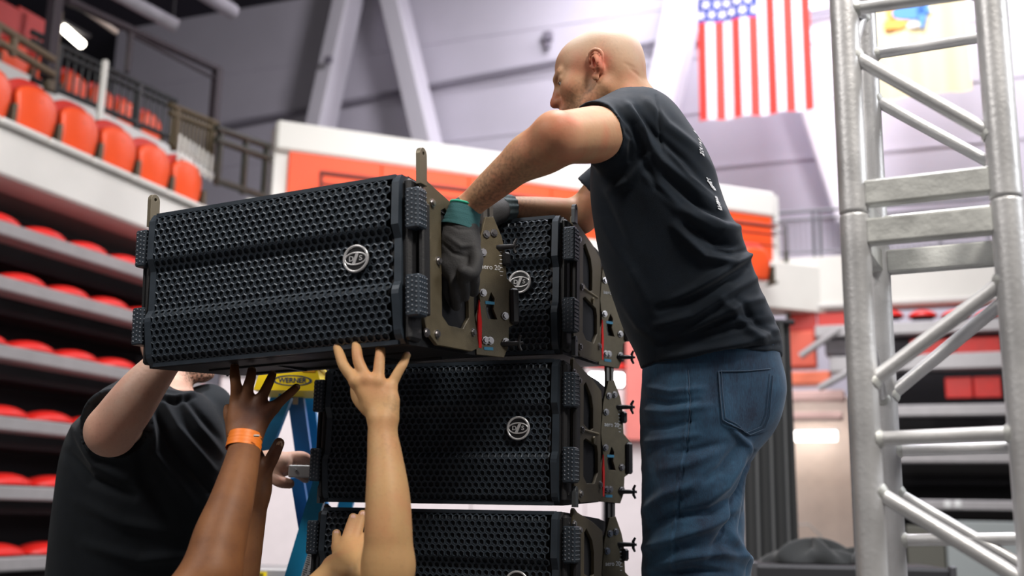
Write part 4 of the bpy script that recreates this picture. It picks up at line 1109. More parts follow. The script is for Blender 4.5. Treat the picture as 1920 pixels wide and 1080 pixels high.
# aluminium plank with yellow and black label at the bottom edge
p = at(490, 1066, 4.4); e = empty('work_platform', (p[0], p[1], 0), label='grey aluminium platform edge with a yellow label at the bottom left of the stack', cat='platform')
MB().box((.05, .19, p[2] - .035), (.74, .34, .07), b=.008).build('deck', alu, e)
for sx in (-.2, .3):
    for sy in (.03, .27): MB().tube([(sx, sy, 0), (sx, sy, p[2] - .06)], .016, 10).build('leg', alu, e)
q = Vector(at(475, 1077, 4.38)) - Vector(e.location); lb = MB().box(q, (.11, .004, .022)).build('yellow_label', yel, e)
MB().box(q + Vector((.012, -.003, .002)), (.06, .002, .006)).box(q + Vector((.0, -.003, -.006)), (.085, .002, .004)).build('label_print', bblk, lb)
# ================================================================== PEOPLE
def basis(fwd, up):
    f = unit(fwd); u = np.asarray(up, float); u = unit(u - f * (u @ f)); l = np.cross(u, f); return np.stack([f, l, u], 1)   # columns: forward, left, up
def head(S, c, B, s=1., ears=True, detail=True):
    """c: centre between the ears; B: columns forward/left/up"""
    def p(x, y, z): return c + B @ (np.array([x, y, z]) * s)
    E = lambda x, y, z, a, b, d_, k=.015, op='u': S.ell(p(x, y, z), np.array([a, b, d_]) * s, B, k * s, op)
    K = lambda a, b, r1, r2, k=.012, n=None, fl=1., op='u': S.cone(p(*a), p(*b), r1 * s, r2 * s, k * s, None if n is None else B @ np.array(n, float), fl, op)
    E(-.018, 0, .043, .098, .077, .074, .02); E(-.038, 0, .030, .080, .072, .070, .03); E(.030, 0, .032, .062, .064, .060, .03)
    E(-.052, 0, .000, .062, .060, .052, .025)
    E(.040, 0, -.030, .052, .056, .070, .03); E(.035, 0, -.070, .045, .044, .040, .025)
    for y in (-1, 1):
        K((-.012, y * .052, -.045), (.050, y * .028, -.096), .020, .017, .025)
        E(.060, y * .040, -.020, .026, .022, .024, .025)
    E(.072, 0, -.098, .022, .024, .018, .018)
    if detail:
        K((.088, 0, .020), (.108, 0, -.024), .0085, .0105, .012); E(.110, 0, -.034, .014, .0125, .011, .010)
        for y in (-1, 1):
            E(.100, y * .013, -.036, .011, .007, .008, .007)
            K((.078, y * .044, .022), (.092, y * .014, .019), .0085, .010, .014)
            E(.094, y * .032, .002, .016, .017, .012, .012, 's')
            K((.0795, y * .044, .006), (.084, y * .022, .005), .0075, .0075, .006)
            E(.098, y * .0075, -.0425, .008, .0038, .0035, .003, 's')
        E(.090, 0, -.060, .014, .024, .018, .014); K((.100, -.018, -.062), (.100, .018, -.062), .0055, .0055, .007); K((.097, -.016, -.073), (.097, .016, -.073), .0065, .0065, .008)
        K((.106, -.020, -.0675), (.106, .020, -.0675), .002, .002, .004, op='s'); E(.094, 0, -.084, .012, .016, .004, .006, 's')
    if ears:
        for y in (-1, 1):
            pts = [(.000, y * .078, -.026), (-.010, y * .083, -.018), (-.022, y * .088, -.002), (-.029, y * .092, .014), (-.025, y * .093, .027), (-.012, y * .090, .034), (.000, y * .084, .028), (.004, y * .078, .014)]
            S.cone(p(-.012, y * .074, .004), p(-.012, y * .081, .004), .021 * s, .021 * s, .006 * s, B @ np.array([1., 0, 0]), .62)
            S.cone(p(-.014, y * .070, -.010), p(-.014, y * .082, -.008), .012 * s, .012 * s, .006 * s)
            S.chain([p(*q) for q in pts], [v * s for v in (.0048, .0042, .0040, .0042, .0044, .0046, .0044, .0034)], .0025)
            E(-.001, y * .078, -.027, .0085, .0055, .0105, .005)
            E(-.009, y * .090, .003, .0085, .0085, .0125, .004, 's')
            K((-.006, y * .0855, .017), (-.018, y * .0885, .020), .0028, .0026, .004)
            K((.003, y * .080, .000), (.001, y * .082, -.007), .0042, .0036, .003)
    return p
def eyes_brows(par, p, B, s, m_brow):
    ew = mat('eye_white', (.50, .46, .42), .15); ei = mat('eye_iris', (.07, .035, .02), .15)
    for y in (-1, 1):
        o = MB().ball(p(.0765, y * .032, .001), .0125 * s, 14, 10).build('eyeball', ew, par)
        MB().ball(p(.0855, y * .032, .001), .0052 * s, 10, 8).build('iris', ei, o)
        m_ = MB()
        for i in range(26):
            t = i / 25; q = p(.0925 - .017 * t ** 1.5, y * (.012 + .036 * t), .0205 + .005 * math.sin(t * 2.4)); m_.tube([q - B @ np.array([0, 0, .003]), q + B @ np.array([.003, y * .004, .004])], .0024 * s, 4)
        props(m_.build('eyebrow', m_brow, par), kind='stuff')
def finger(S, pts, rs, k=.006):
    S.chain(pts, rs, k)
def nail(par, tip, prev, out, r, m):
    d = unit(np.asarray(tip) - prev); o = unit(np.asarray(out) - d * (np.asarray(out) @ d)); x = np.cross(d, o)
    R = Matrix((Vector(x), Vector(o), Vector(d))).transposed()
    MB().ball(np.asarray(tip) - d * r * .25 + o * r * .72, (r * .68, r * .30, r * .85), 10, 7, R).build('fingernail', m, par)
def flush_shade_map(V, spots):
    F_ = np.zeros((len(V), 3))
    for c, r, ch, am in spots:
        d = np.linalg.norm((V - np.asarray(c)), axis=1) / r; F_[:, ch] += am * np.exp(-d ** 2 * 1.5)
    return np.clip(F_, 0, 1)
def shoe(par, c, yaw, m):
    m_ = MB(); R = Matrix.Rotation(yaw, 4, 'Z'); R.translation = Vector(tuple(c)); m_.T = R
    secs = [(-.08, .032, .09), (-.04, .038, .10), (.02, .042, .085), (.08, .047, .06), (.14, .046, .045), (.175, .030, .035)]
    vs = []; n = 12
    for x, w_, h in secs:
        for k in range(n):
            a = 2 * math.pi * k / n; vs.append((x, w_ * math.cos(a), max(.012, h * .5 + h * .5 * math.sin(a))))
    fs = [(i * n + k, i * n + (k + 1) % n, (i + 1) * n + (k + 1) % n, (i + 1) * n + k) for i in range(len(secs) - 1) for k in range(n)] + [tuple(range(n))[::-1], tuple(range(len(vs) - n, len(vs)))]
    m_.add(vs, fs, True); m_.box((.045, 0, .009), (.25, .09, .018), b=.006); m_.build('shoe', m, par)

skA = skin_mat('skin_tan', (.53, .295, .165), (.62, .15, .085), (.16, .09, .06))
skD = skin_mat('skin_olive', (.56, .33, .15), (.58, .24, .12), (.20, .11, .06))
skC = skin_mat('skin_brown', (.27, .112, .044), (.11, .040, .022), (.05, .02, .012))  # second tone is painted shade for the hands
skB = skin_mat('skin_fair', (.72, .46, .35), (.68, .29, .20), (.10, .06, .045))
tee = mat('tee_navy_black', (.006, .012, .021), .80, spec=.3, sheen=.07, var=.15, vscale=40, bump=.25, bscale=700)
tee2 = mat('tee_charcoal', (.013, .017, .022), .82, spec=.25, sheen=.06, var=.15, vscale=40, bump=.25, bscale=700)
teem = mat('tee_grey', (.03, .03, .035), .9)
browm = mat('brow_hair', (.045, .03, .02), .8)
shoem = mat('shoe_black', (.02, .02, .02), .5)
naild = mat('nail_brown', (.50, .32, .20), .35); naill = mat('nail_pale', (.66, .38, .30), .35)
def bodymesh(S, name, m, par, spots=(), smooth=1, post=None):
    V, Q = S.verts(smooth)
    if post is not None: V = post(V, Q)
    return link(name, npmesh(name, V, Q, m, flush_shade_map(V, spots)), par), V, Q

# ------------------------------------------------------------------ the bald man leaning over the stack
dA = 2.56
feetA = at(1325, 1080, dA); zf = 1.20
man = empty('person', (feetA[0], feetA[1], zf), label='bald man in black t-shirt and blue jeans leaning over the loudspeaker stack', cat='person')
def rel(o, par):                                 # keep world-space vertices while parented
    o.matrix_parent_inverse = Matrix.Translation(-Vector(par.location)); return o
class Par:
    pass
_link = link
def link(name, me, parent=None, loc=None, rot=None, **k):
    o = _link(name, me, parent, loc, rot, **k)
    if parent is not None and parent.get('_w'): o.matrix_parent_inverse = Matrix.Translation(-Vector(parent.location)) if parent.type == 'EMPTY' else parent.matrix_parent_inverse.copy() if False else Matrix()
    return o
man['_w'] = 1
yA = math.radians(180 - 14); fA = np.array([math.cos(yA), math.sin(yA), 0]); lA = np.array([-math.sin(yA), math.cos(yA), 0])   # left side is toward the camera
fwdh = unit(np.array([-math.cos(math.radians(12)), math.sin(math.radians(12)), -.23])); Bh = basis(fwdh, (-.10, 0, 1))
earL = at(1120, 121, 2.50); cH = earL - Bh @ np.array([-.012, .080, 0])
shL = at(1168, 243, 2.46); elL = at(1043, 259, 2.20); wrL = at(877, 388, 2.31)
shR = at(1185, 300, 2.84); elR = at(1087, 405, 2.86); wrR = at(948, 388, 2.74)
S = SDF(np.array([-.32, 1.95, 1.95]), np.array([.72, 3.02, 3.10]), .0030)
torA = []
def tsl(yy, xf, xb, hw, d=dA):
    a = at(xf, yy, d); b = at(xb, yy, d); c = (a + b) / 2; return (c[2], c[0], c[1], float(np.linalg.norm(b - a)) / 2, hw)
# bare torso a little inside the shirt
S.loft([tsl(690, 1240, 1430, .145), tsl(600, 1200, 1415, .15), tsl(500, 1172, 1372, .155), tsl(400, 1150, 1328, .16), tsl(320, 1150, 1300, .165), tsl(250, 1168, 1268, .145), tsl(222, 1178, 1240, .085)], yA, .03)
nb = at(1192, 222, 2.56)
S.cone(cH + Bh @ np.array([-.035, 0, -.030]), nb, .060, .072, .035); S.cone(cH + Bh @ np.array([-.045, 0, -.01]), at(1200, 225, 2.58), .050, .062, .03)
S.chain([at(1195, 235, 2.50), shL, elL], [.07, .062, .046], .03); S.cone(at(1110, 255, 2.34), elL, .056, .046, .03)
S.chain([elL, at(990, 292, 2.23), at(930, 342, 2.27), wrL], [.045, .043, .036, .0275], .02)
S.ell(elL + np.array([-.0, -.022, .012]), (.028, .03, .026), k=.03)
S.ell(at(1010, 290, 2.24), (.055, .045, .042), k=.03)
S.chain([at(1210, 270, 2.74), shR, elR], [.07, .060, .045], .03); S.chain([elR, at(1010, 396, 2.80), wrR], [.046, .038, .027], .02)
# hands inside the gloves
gl = [at(872, 395, 2.305), at(862, 440, 2.30), at(860, 500, 2.30)]
S.chain(gl, [.025, .028, .022], .02)
hp = head(S, cH, Bh, 1.0)
neckf = []
def wrinkle(V, Q):
    return folds(V, Q, [([(1060, 128), (1050, 142)], 3, -.0008), ([(1180, 128), (1196, 140), (1203, 148)], 3, -.0018), ([(1170, 118), (1190, 128)], 3, -.0012), ([(1062, 185), (1068, 196)], 3, -.0012)])
spA = [(earL, .036, 0, .9), (hp(.12, 0, -.03), .03, 0, .65), (elL + np.array([0, -.04, 0]), .05, 0, .55), (hp(-.02, 0, .13), .12, 2, .8), (hp(-.10, 0, .06), .09, 2, .6), (hp(.02, .05, .10), .05, 2, .4),
       (hp(.03, .06, -.06), .05, 1, .35), (hp(.07, .03, -.08), .05, 1, .45), (hp(-.03, .07, .05), .05, 1, .16), (at(950, 330, 2.22), .09, 1, .45), (at(900, 370, 2.25), .06, 1, .4), (wrR, .10, 1, .4)]
bA, VA, QA = bodymesh(S, 'body', skA, man, spA, 1, wrinkle); del S
eyes_brows(man, hp, Bh, 1.0, browm)

# t-shirt
S = SDF(np.array([-.0, 2.10, 1.98]), np.array([.86, 3.08, 2.86]), .0036)
S.loft([tsl(712, 1208, 1452, .180), tsl(690, 1203, 1458, .182), tsl(650, 1188, 1465, .185), tsl(600, 1163, 1447, .188), tsl(550, 1147, 1424, .188), tsl(500, 1131, 1405, .19), tsl(450, 1119, 1388, .195), tsl(400, 1112, 1362, .2), tsl(350, 1110, 1346, .205), tsl(300, 1112, 1328, .205), tsl(262, 1128, 1304, .195), tsl(230, 1142, 1280, .17), tsl(205, 1156, 1258, .13), tsl(190, 1168, 1238, .10), tsl(181, 1180, 1226, .08)], yA, .03)
S.chain([at(1200, 228, 2.52), at(1165, 236, 2.45), at(1108, 250, 2.345)], [.072, .074, .0675], .045)
S.cone(at(1175, 262, 2.48), at(1140, 275, 2.42), .06, .045, .03)
S.chain([at(1205, 262, 2.74), at(1170, 320, 2.84), at(1100, 375, 2.87)], [.075, .070, .060], .04)
# collar
for a_, b_ in (((1165, 190, 2.47), (1205, 181, 2.53)), ((1205, 181, 2.53), (1222, 186, 2.60)), ((1222, 186, 2.60), (1215, 200, 2.68))): S.cone(at(*a_), at(*b_), .018, .018, .012)
# cut the sleeve mouths and the hem flat
sax = unit(at(1118, 250, 2.36) - at(1175, 238, 2.46))
S.cone(at(1100, 251, 2.33) , at(1100, 251, 2.33) + sax * .06, .075, .075, .006, op='s')
rax = unit(at(1100, 375, 2.87) - at(1170, 320, 2.84)); S.cone(at(1090, 385, 2.87), at(1090, 385, 2.87) + rax * .06, .07, .07, .006, op='s')
hemn = unit(np.array([.10, 0, -1.0])); S.cut(at(1330, 681, dA), hemn)
FS = [
 # back and shoulder
 ([(1215, 190), (1250, 235), (1300, 275), (1345, 330)], 9, .006), ([(1190, 205), (1230, 255), (1285, 300), (1330, 350)], 7, -.006), ([(1180, 200), (1200, 240), (1240, 300), (1310, 360), (1355, 395)], 8, .006),
 ([(1250, 330), (1310, 385), (1370, 420)], 7, -.008), ([(1215, 330), (1270, 390), (1330, 430), (1382, 445)], 9, .008), ([(1170, 190), (1200, 230), (1222, 270)], 7, .004), ([(1150, 195), (1185, 235), (1205, 280)], 6, -.005), ([(1128, 200), (1160, 225), (1182, 262)], 6, .004),
 ([(1240, 262), (1290, 330), (1340, 372)], 5, .004), ([(1200, 290), (1230, 350), (1290, 410)], 7, -.005),
 # bunching at the small of the back
 ([(1300, 395), (1350, 425), (1388, 430)], 11, .013), ([(1290, 420), (1345, 455), (1385, 462)], 7, -.012), ([(1265, 425), (1320, 480), (1370, 492), (1402, 480)], 9, .010), ([(1410, 470), (1370, 500), (1310, 540), (1255, 570)], 9, .010),
 ([(1400, 500), (1350, 530), (1290, 560), (1235, 580)], 8, -.010), ([(1420, 520), (1370, 545), (1300, 590), (1230, 610)], 8, .009), ([(1340, 470), (1380, 475), (1408, 470)], 6, -.009),
 ([(1430, 560), (1390, 570), (1330, 600), (1270, 635)], 8, .007), ([(1425, 590), (1370, 595), (1300, 625), (1235, 650)], 7, -.008),
 # lower folds above the hem
 ([(1455, 620), (1400, 640), (1330, 655), (1240, 672)], 8, .008), ([(1450, 605), (1390, 612), (1320, 630), (1250, 655)], 7, -.006), ([(1462, 645), (1400, 655), (1330, 665), (1260, 680)], 5, -.007), ([(1165, 560), (1200, 610), (1240, 640)], 9, .005),
 ([(1350, 560), (1400, 610), (1440, 650)], 8, .006), ([(1380, 560), (1420, 600), (1452, 630)], 6, -.006), ([(1130, 420), (1170, 480), (1210, 560)], 11, .004), ([(1120, 350), (1150, 420), (1180, 500)], 11, -.005),
 # sleeve
 ([(1125, 200), (1160, 225), (1185, 260), (1180, 300)], 5, -.004), ([(1175, 250), (1150, 290), (1120, 312)], 8, -.006), ([(1200, 240), (1215, 290), (1180, 340), (1140, 360)], 9, .005), ([(1230, 180), (1236, 230), (1243, 290)], 2.5, -.0035),
 ([(1116, 212), (1150, 235), (1168, 268), (1160, 290)], 2.2, -.0022)]
V, Q = S.verts(1); del S
V = ripple(V, Q, .0016, 34, 3, (1, .6, 1)); V = folds(V, Q, FS, 1.75)
sh = link('t_shirt', npmesh('t_shirt', V, Q, tee), man); shirtV, shirtQ = V, Q
bvs = BVHTree.FromPolygons([tuple(v) for v in V], [tuple(q) for q in Q])
# worn print near the silhouette of the back
pr = MB()
r_ = random.Random(5)
for x0, y0, x1, y1, n in ((1310, 250, 1318, 290, 9), (1330, 338, 1340, 356, 7), (1344, 372, 1352, 392, 7)):
    for i in range(n):
        t = i / (n - 1); hit = None
        for dx in range(0, 26, 2):
            rd = ray(x0 + (x1 - x0) * t - dx, y0 + (y1 - y0) * t); hit = bvs.ray_cast(Vector(CAM), Vector(unit(rd)))
            if hit[0] is not None: break
        if hit and hit[0] is not None:
            c = hit[0] + hit[1] * .0015; nn = hit[1]; z = (Vector((0, 0, 1)) - nn * nn.z).normalized(); x = nn.cross(z)
            for j in range(3):
                w_ = r_.uniform(.0015, .004); h_ = r_.uniform(.001, .003); o_ = c - x * (.006 * j) * (1 if x.x > 0 else -1) + z * r_.uniform(-.002, .002)
                pr.add([o_ - x * w_ - z * h_, o_ + x * w_ - z * h_ * .5, o_ + x * w_ + z * h_, o_ - x * w_ * .6 + z * h_], [(0, 1, 2, 3)])
if pr.v: props(link('back_print', setmat(pr.mesh('back_print'), prnt), man), kind='stuff')

# jeans
jean = mat('denim', (.020, .070, .150), .8, sheen=.2)
nt = jean.node_tree; b = nt.nodes['Principled BSDF']; tc = nt.nodes['Texture Coordinate']
ns = nt.nodes.new('ShaderNodeTexNoise'); ns.inputs['Scale'].default_value = 9; ns.inputs['Detail'].default_value = 8; ns.inputs['Roughness'].default_value = .65
mp = nt.nodes.new('ShaderNodeMapping'); mp.inputs['Scale'].default_value = (1.2, 1.2, .7); nt.links.new(tc.outputs['Object'], mp.inputs[0]); nt.links.new(mp.outputs[0], ns.inputs['Vector'])
wv = nt.nodes.new('ShaderNodeTexNoise'); wv.inputs['Scale'].default_value = 260; mp2 = nt.nodes.new('ShaderNodeMapping'); mp2.inputs['Scale'].default_value = (2.2, 2.2, .25); nt.links.new(tc.outputs['Object'], mp2.inputs[0]); nt.links.new(mp2.outputs[0], wv.inputs['Vector'])
cr = nt.nodes.new('ShaderNodeValToRGB'); cr.color_ramp.elements[0].position = .30; cr.color_ramp.elements[0].color = (.006, .020, .052, 1); cr.color_ramp.elements[1].position = .72; cr.color_ramp.elements[1].color = (.028, .110, .205, 1)
sm = nt.nodes.new('ShaderNodeMath'); sm.operation = 'MULTIPLY_ADD'; sm.inputs[1].default_value = .35; nt.links.new(wv.outputs['Fac'], sm.inputs[0])
s2 = nt.nodes.new('ShaderNodeMath'); s2.operation = 'SUBTRACT'; s2.inputs[1].default_value = .17; nt.links.new(ns.outputs['Fac'], s2.inputs[0]); nt.links.new(s2.outputs[0], sm.inputs[2])
nt.links.new(sm.outputs[0], cr.inputs[0]); nt.links.new(cr.outputs[0], b.inputs['Base Color'])
bp = nt.nodes.new('ShaderNodeBump'); bp.inputs['Strength'].default_value = .35; bp.inputs['Distance'].default_value = .001; nt.links.new(wv.outputs['Fac'], bp.inputs['Height']); nt.links.new(bp.outputs[0], b.inputs['Normal'])
S = SDF(np.array([.10, 2.2, zf + .03]), np.array([.86, 3.0, 2.30]), .0042)
jl = lambda yy, xf, xb, hw: tsl(yy, xf, xb, hw)
S.loft([tsl(655, 1215, 1460, .165), tsl(700, 1206, 1462, .178), tsl(740, 1203, 1462, .185), tsl(790, 1203, 1448, .185), tsl(830, 1206, 1425, .18), tsl(870, 1212, 1405, .15)], yA, .03)
kn = at(1300, 1075, 2.46); fn = np.array([kn[0] + .02, kn[1] + .02, zf + .04]); kf = at(1322, 1090, 2.68); ff_ = np.array([kf[0] + .03, kf[1] + .02, zf + .04])
S.chain([at(1318, 790, 2.47), at(1300, 890, 2.455), at(1293, 990, 2.45), kn], [.120, .118, .108, .110], .04)
S.chain([kn, fn], [.108, .085], .03)
S.chain([at(1325, 800, 2.67), at(1318, 900, 2.67), at(1322, 1000, 2.68), kf], [.110, .105, .095, .108], .035); S.chain([kf, ff_], [.106, .085], .03)
S.ell(at(1395, 745, 2.49), (.085, .09, .10), k=.05); S.ell(at(1395, 745, 2.66), (.085, .09, .10), k=.05)
V, Q = S.verts(1); del S
JF = [([(1210, 725), (1260, 735), (1320, 728)], 6, .006), ([(1205, 745), (1250, 757), (1310, 750)], 5, -.006), ([(1205, 770), (1260, 772), (1330, 760)], 7, .006), ([(1203, 800), (1250, 800), (1300, 790)], 6, -.006), ([(1205, 830), (1260, 822), (1310, 815)], 7, .005),
      ([(1400, 830), (1385, 870), (1360, 910), (1330, 940)], 9, .010), ([(1412, 850), (1400, 900), (1380, 950), (1365, 1000)], 7, -.014), ([(1380, 840), (1350, 880), (1310, 910)], 8, -.006), ([(1370, 800), (1400, 835), (1405, 870)], 6, .006),
      ([(1205, 960), (1250, 925), (1310, 905)], 10, .008), ([(1200, 1000), (1260, 970), (1330, 960), (1385, 930)], 9, -.009), ([(1200, 1030), (1260, 1010), (1330, 985), (1380, 960)], 10, .010), ([(1330, 1040), (1360, 1000), (1392, 960)], 9, -.010),
      ([(1215, 1065), (1280, 1045), (1350, 1035), (1400, 1050)], 9, .010), ([(1375, 1000), (1390, 1040), (1412, 1075)], 8, .010), ([(1230, 1080), (1300, 1070), (1370, 1075)], 7, -.008), ([(1240, 880), (1290, 870), (1340, 850)], 9, .005), ([(1250, 850), (1300, 845), (1360, 830)], 7, -.004),
      ([(1286, 690), (1290, 760), (1284, 830), (1272, 910), (1262, 1000), (1262, 1080)], 2.4, .0030), ([(1291, 690), (1295, 760), (1289, 830), (1277, 910), (1267, 1000), (1267, 1080)], 2.2, -.0030)]
V = ripple(V, Q, .0016, 40, 8, (1, 1, .8)); V = folds(V, Q, JF, 1.6)
jo = link('jeans', npmesh('jeans', V, Q, jean), man)
bvj = BVHTree.FromPolygons([tuple(v) for v in V], [tuple(q) for q in Q])
def cast(bv, px, py, off=0.):
    h = bv.ray_cast(Vector(CAM), Vector(unit(ray(px, py))))
    return None if h[0] is None else h[0] + h[1] * off
def patch(bv, quad, nu, nv, off, shape=None):
    m_ = MB(); ok = {}
    for j in range(nv + 1):
        for i in range(nu + 1):
            u, v = i / nu, j / nv
            x = (quad[0][0] * (1 - u) + quad[1][0] * u) * (1 - v) + (quad[3][0] * (1 - u) + quad[2][0] * u) * v; y = (quad[0][1] * (1 - u) + quad[1][1] * u) * (1 - v) + (quad[3][1] * (1 - u) + quad[2][1] * u) * v
            if shape: y += shape(u, v)
            p = cast(bv, x, y, off)
            if p is not None: ok[(i, j)] = len(m_.v); m_.v.append(tuple(p))
    for j in range(nv):
        for i in range(nu):
            k = [(i, j), (i, j + 1), (i + 1, j + 1), (i + 1, j)]
            if all(q in ok for q in k): m_.f.append(tuple(ok[q] for q in k)); m_.m.append(0); m_.sm.append(True)
    return m_
pk = patch(bvj, [(1345, 694), (1448, 690), (1436, 792), (1354, 788)], 24, 22, .0035, lambda u, v: v * 26 * (1 - abs(u - .62) / .62) if u < .62 else v * 26 * (1 - (u - .62) / .38 * .4))
link('back_pocket', setmat(pk.mesh('back_pocket'), jean, True), jo)
thread = mat('denim_thread', (.05, .085, .14), .7)
def seam(bv, pts, name, par, m=thread, r=.0011, off=.004, dash=False):
    P = []
    for i in range(len(pts) - 1):
        n = max(2, int(math.hypot(pts[i + 1][0] - pts[i][0], pts[i + 1][1] - pts[i][1]) / 5))
        for k in range(n):
            t = k / n; c = cast(bv, pts[i][0] + (pts[i + 1][0] - pts[i][0]) * t, pts[i][1] + (pts[i + 1][1] - pts[i][1]) * t, off)
            if c is not None and (not P or (c - P[-1]).length < .05): P.append(c)
    if len(P) > 2: link(name, setmat(MB().tube(P, r, 6).mesh(name), m, True), par)
edge = [(1347, 697), (1349, 740), (1353, 787), (1378, 802), (1403, 814), (1430, 802), (1439, 780), (1446, 700)]
seam(bvj, edge, 'pocket_seam', jo, off=.006, r=.0013)
seam(bvj, [(x + (5 if x < 1400 else -5), y - 4) for x, y in edge], 'pocket_seam', jo, off=.0055, r=.0009)
seam(bvj, [(1290, 694), (1294, 760), (1288, 830)], 'side_seam', jo, off=.002)
seam(bvj, [(1347, 697), (1400, 696), (1446, 692)], 'pocket_seam', jo, off=.0055, r=.0013)
for c in (fn, ff_): 
    m_ = MB(); shoe(man, (c[0] - .02, c[1], zf), yA, shoem)
# platform for him (below the frame)
pc = np.array([-.1845, 2.69, 0]) + np.array([math.cos(SROT), math.sin(SROT), 0]) * .635 + np.array([-math.sin(SROT), math.cos(SROT), 0]) * .14
e = empty('standing_platform', pc, (0, 0, SROT), label='black platform the bald man stands on', cat='platform')
MB().box((0, 0, zf - .04), (.50, .56, .08), b=.01).build('deck', bblk, e)
for sx in (-1, 1):
    for sy in (-1, 1): MB().box((sx * .22, sy * .25, (zf - .08) / 2), (.05, .05, zf - .08), b=.005).build('leg', bblk, e)

# gloves
gd = mat('glove_grey', (.035, .034, .036), .75, var=.12, vscale=60, bump=.4, bscale=300); gt = mat('glove_teal', (.035, .13, .14), .85, bump=.5, bscale=400); gtt = mat('glove_rim', (.03, .42, .27), .8)
S = SDF(at(930, 620, 2.2) - .12, at(820, 370, 2.3) + np.array([.16, .22, .10]), .0022)
S.chain([at(871, 396, 2.305), at(866, 425, 2.30), at(862, 455, 2.29)], [.033, .036, .040], .015)
S.cone(at(862, 450, 2.29), at(858, 500, 2.27), .042, .038, .02, unit(np.array([.2, -1, 0])), .75)
fing = [((838, 490, 2.29), (836, 530, 2.275), (840, 566, 2.30)), ((853, 498, 2.265), (852, 540, 2.25), (855, 572, 2.285)), ((868, 500, 2.255), (869, 520, 2.235), (872, 556, 2.275)), ((884, 495, 2.27), (888, 522, 2.26), (888, 548, 2.29))]
for i, f_ in enumerate(fing): S.chain([at(860, 470, 2.285)] + [at(*q) for q in f_], [.014, .0135, .0125, .0115], .007)
S.chain([at(880, 450, 2.28), at(893, 485, 2.255), at(884, 512, 2.235), at(868, 508, 2.225)], [.017, .016, .015, .0135], .008)
V, Q = S.verts(1); del S
V = ripple(V, Q, .0009, 110, 4); V = folds(V, Q, [([(828, 455), (850, 475), (875, 482)], 4, -.003), ([(835, 440), (865, 462), (890, 460)], 5, .003), ([(830, 415), (860, 430), (892, 430)], 3, -.002)])
gL = link('work_glove', npmesh('work_glove', V, Q, gd), man)
def ringmesh(c0, c1, r0, r1, n=28, th=.003, rib=0.):
    m_ = MB(); c0, c1 = Vector(tuple(c0)), Vector(tuple(c1)); z = (c1 - c0).normalized(); x = z.orthogonal().normalized(); y = z.cross(x)
    def f(u, v):
        a = u * 2 * math.pi; r = r0 + (r1 - r0) * v + rib * math.sin(a * n / 2) + .0008 * math.sin(v * 25); return c0 + (c1 - c0) * v + (x * math.cos(a) + y * math.sin(a)) * r
    m_.grid(f, n * 3, 10); m_.grid(lambda u, v: f(1 - u, v) - (f(1 - u, v) - (c0 + (c1 - c0) * v)).normalized() * th, n * 3, 10); return m_
c0, c1 = at(862, 428, 2.30), at(874, 386, 2.308)
link('cuff', setmat(ringmesh(c0, c1, .0415, .0345).mesh('cuff'), gt, True), gL)
d_ = Vector(unit(c1 - c0)); x = d_.orthogonal().normalized(); y = d_.cross(x)
link('cuff_rim', setmat(MB().tube([Vector(c1) + (x * math.cos(k * .2618) + y * math.sin(k * .2618)) * .0345 for k in range(25)], .0028, 8, cap=False).mesh('cuff_rim'), gtt, True), gL)
# right glove, mostly behind the near forearm
S = SDF(at(950, 460, 2.72) - .12, at(900, 370, 2.8) + .12, .003)
S.chain([at(938, 392, 2.73), at(922, 398, 2.70), at(905, 410, 2.68)], [.034, .038, .034], .015)
for k in range(4): S.chain([at(910, 405, 2.69), at(896 + 3 * k, 425 + 6 * k, 2.66 + .012 * k), at(893 + 3 * k, 452 + 5 * k, 2.67 + .012 * k)], [.016, .0125, .011], .008)
S.chain([at(920, 402, 2.69), at(914, 425, 2.66), at(908, 440, 2.655)], [.015, .014, .012], .008)
V, Q = S.verts(1); gR = link('work_glove', npmesh('work_glove', V, Q, gd), man)
link('cuff', setmat(ringmesh(at(936, 391, 2.73), at(960, 391, 2.75), .037, .034, n=26, rib=.0016).mesh('cuff'), mat('cuff_grey', (.06, .085, .095), .85), True), gR)

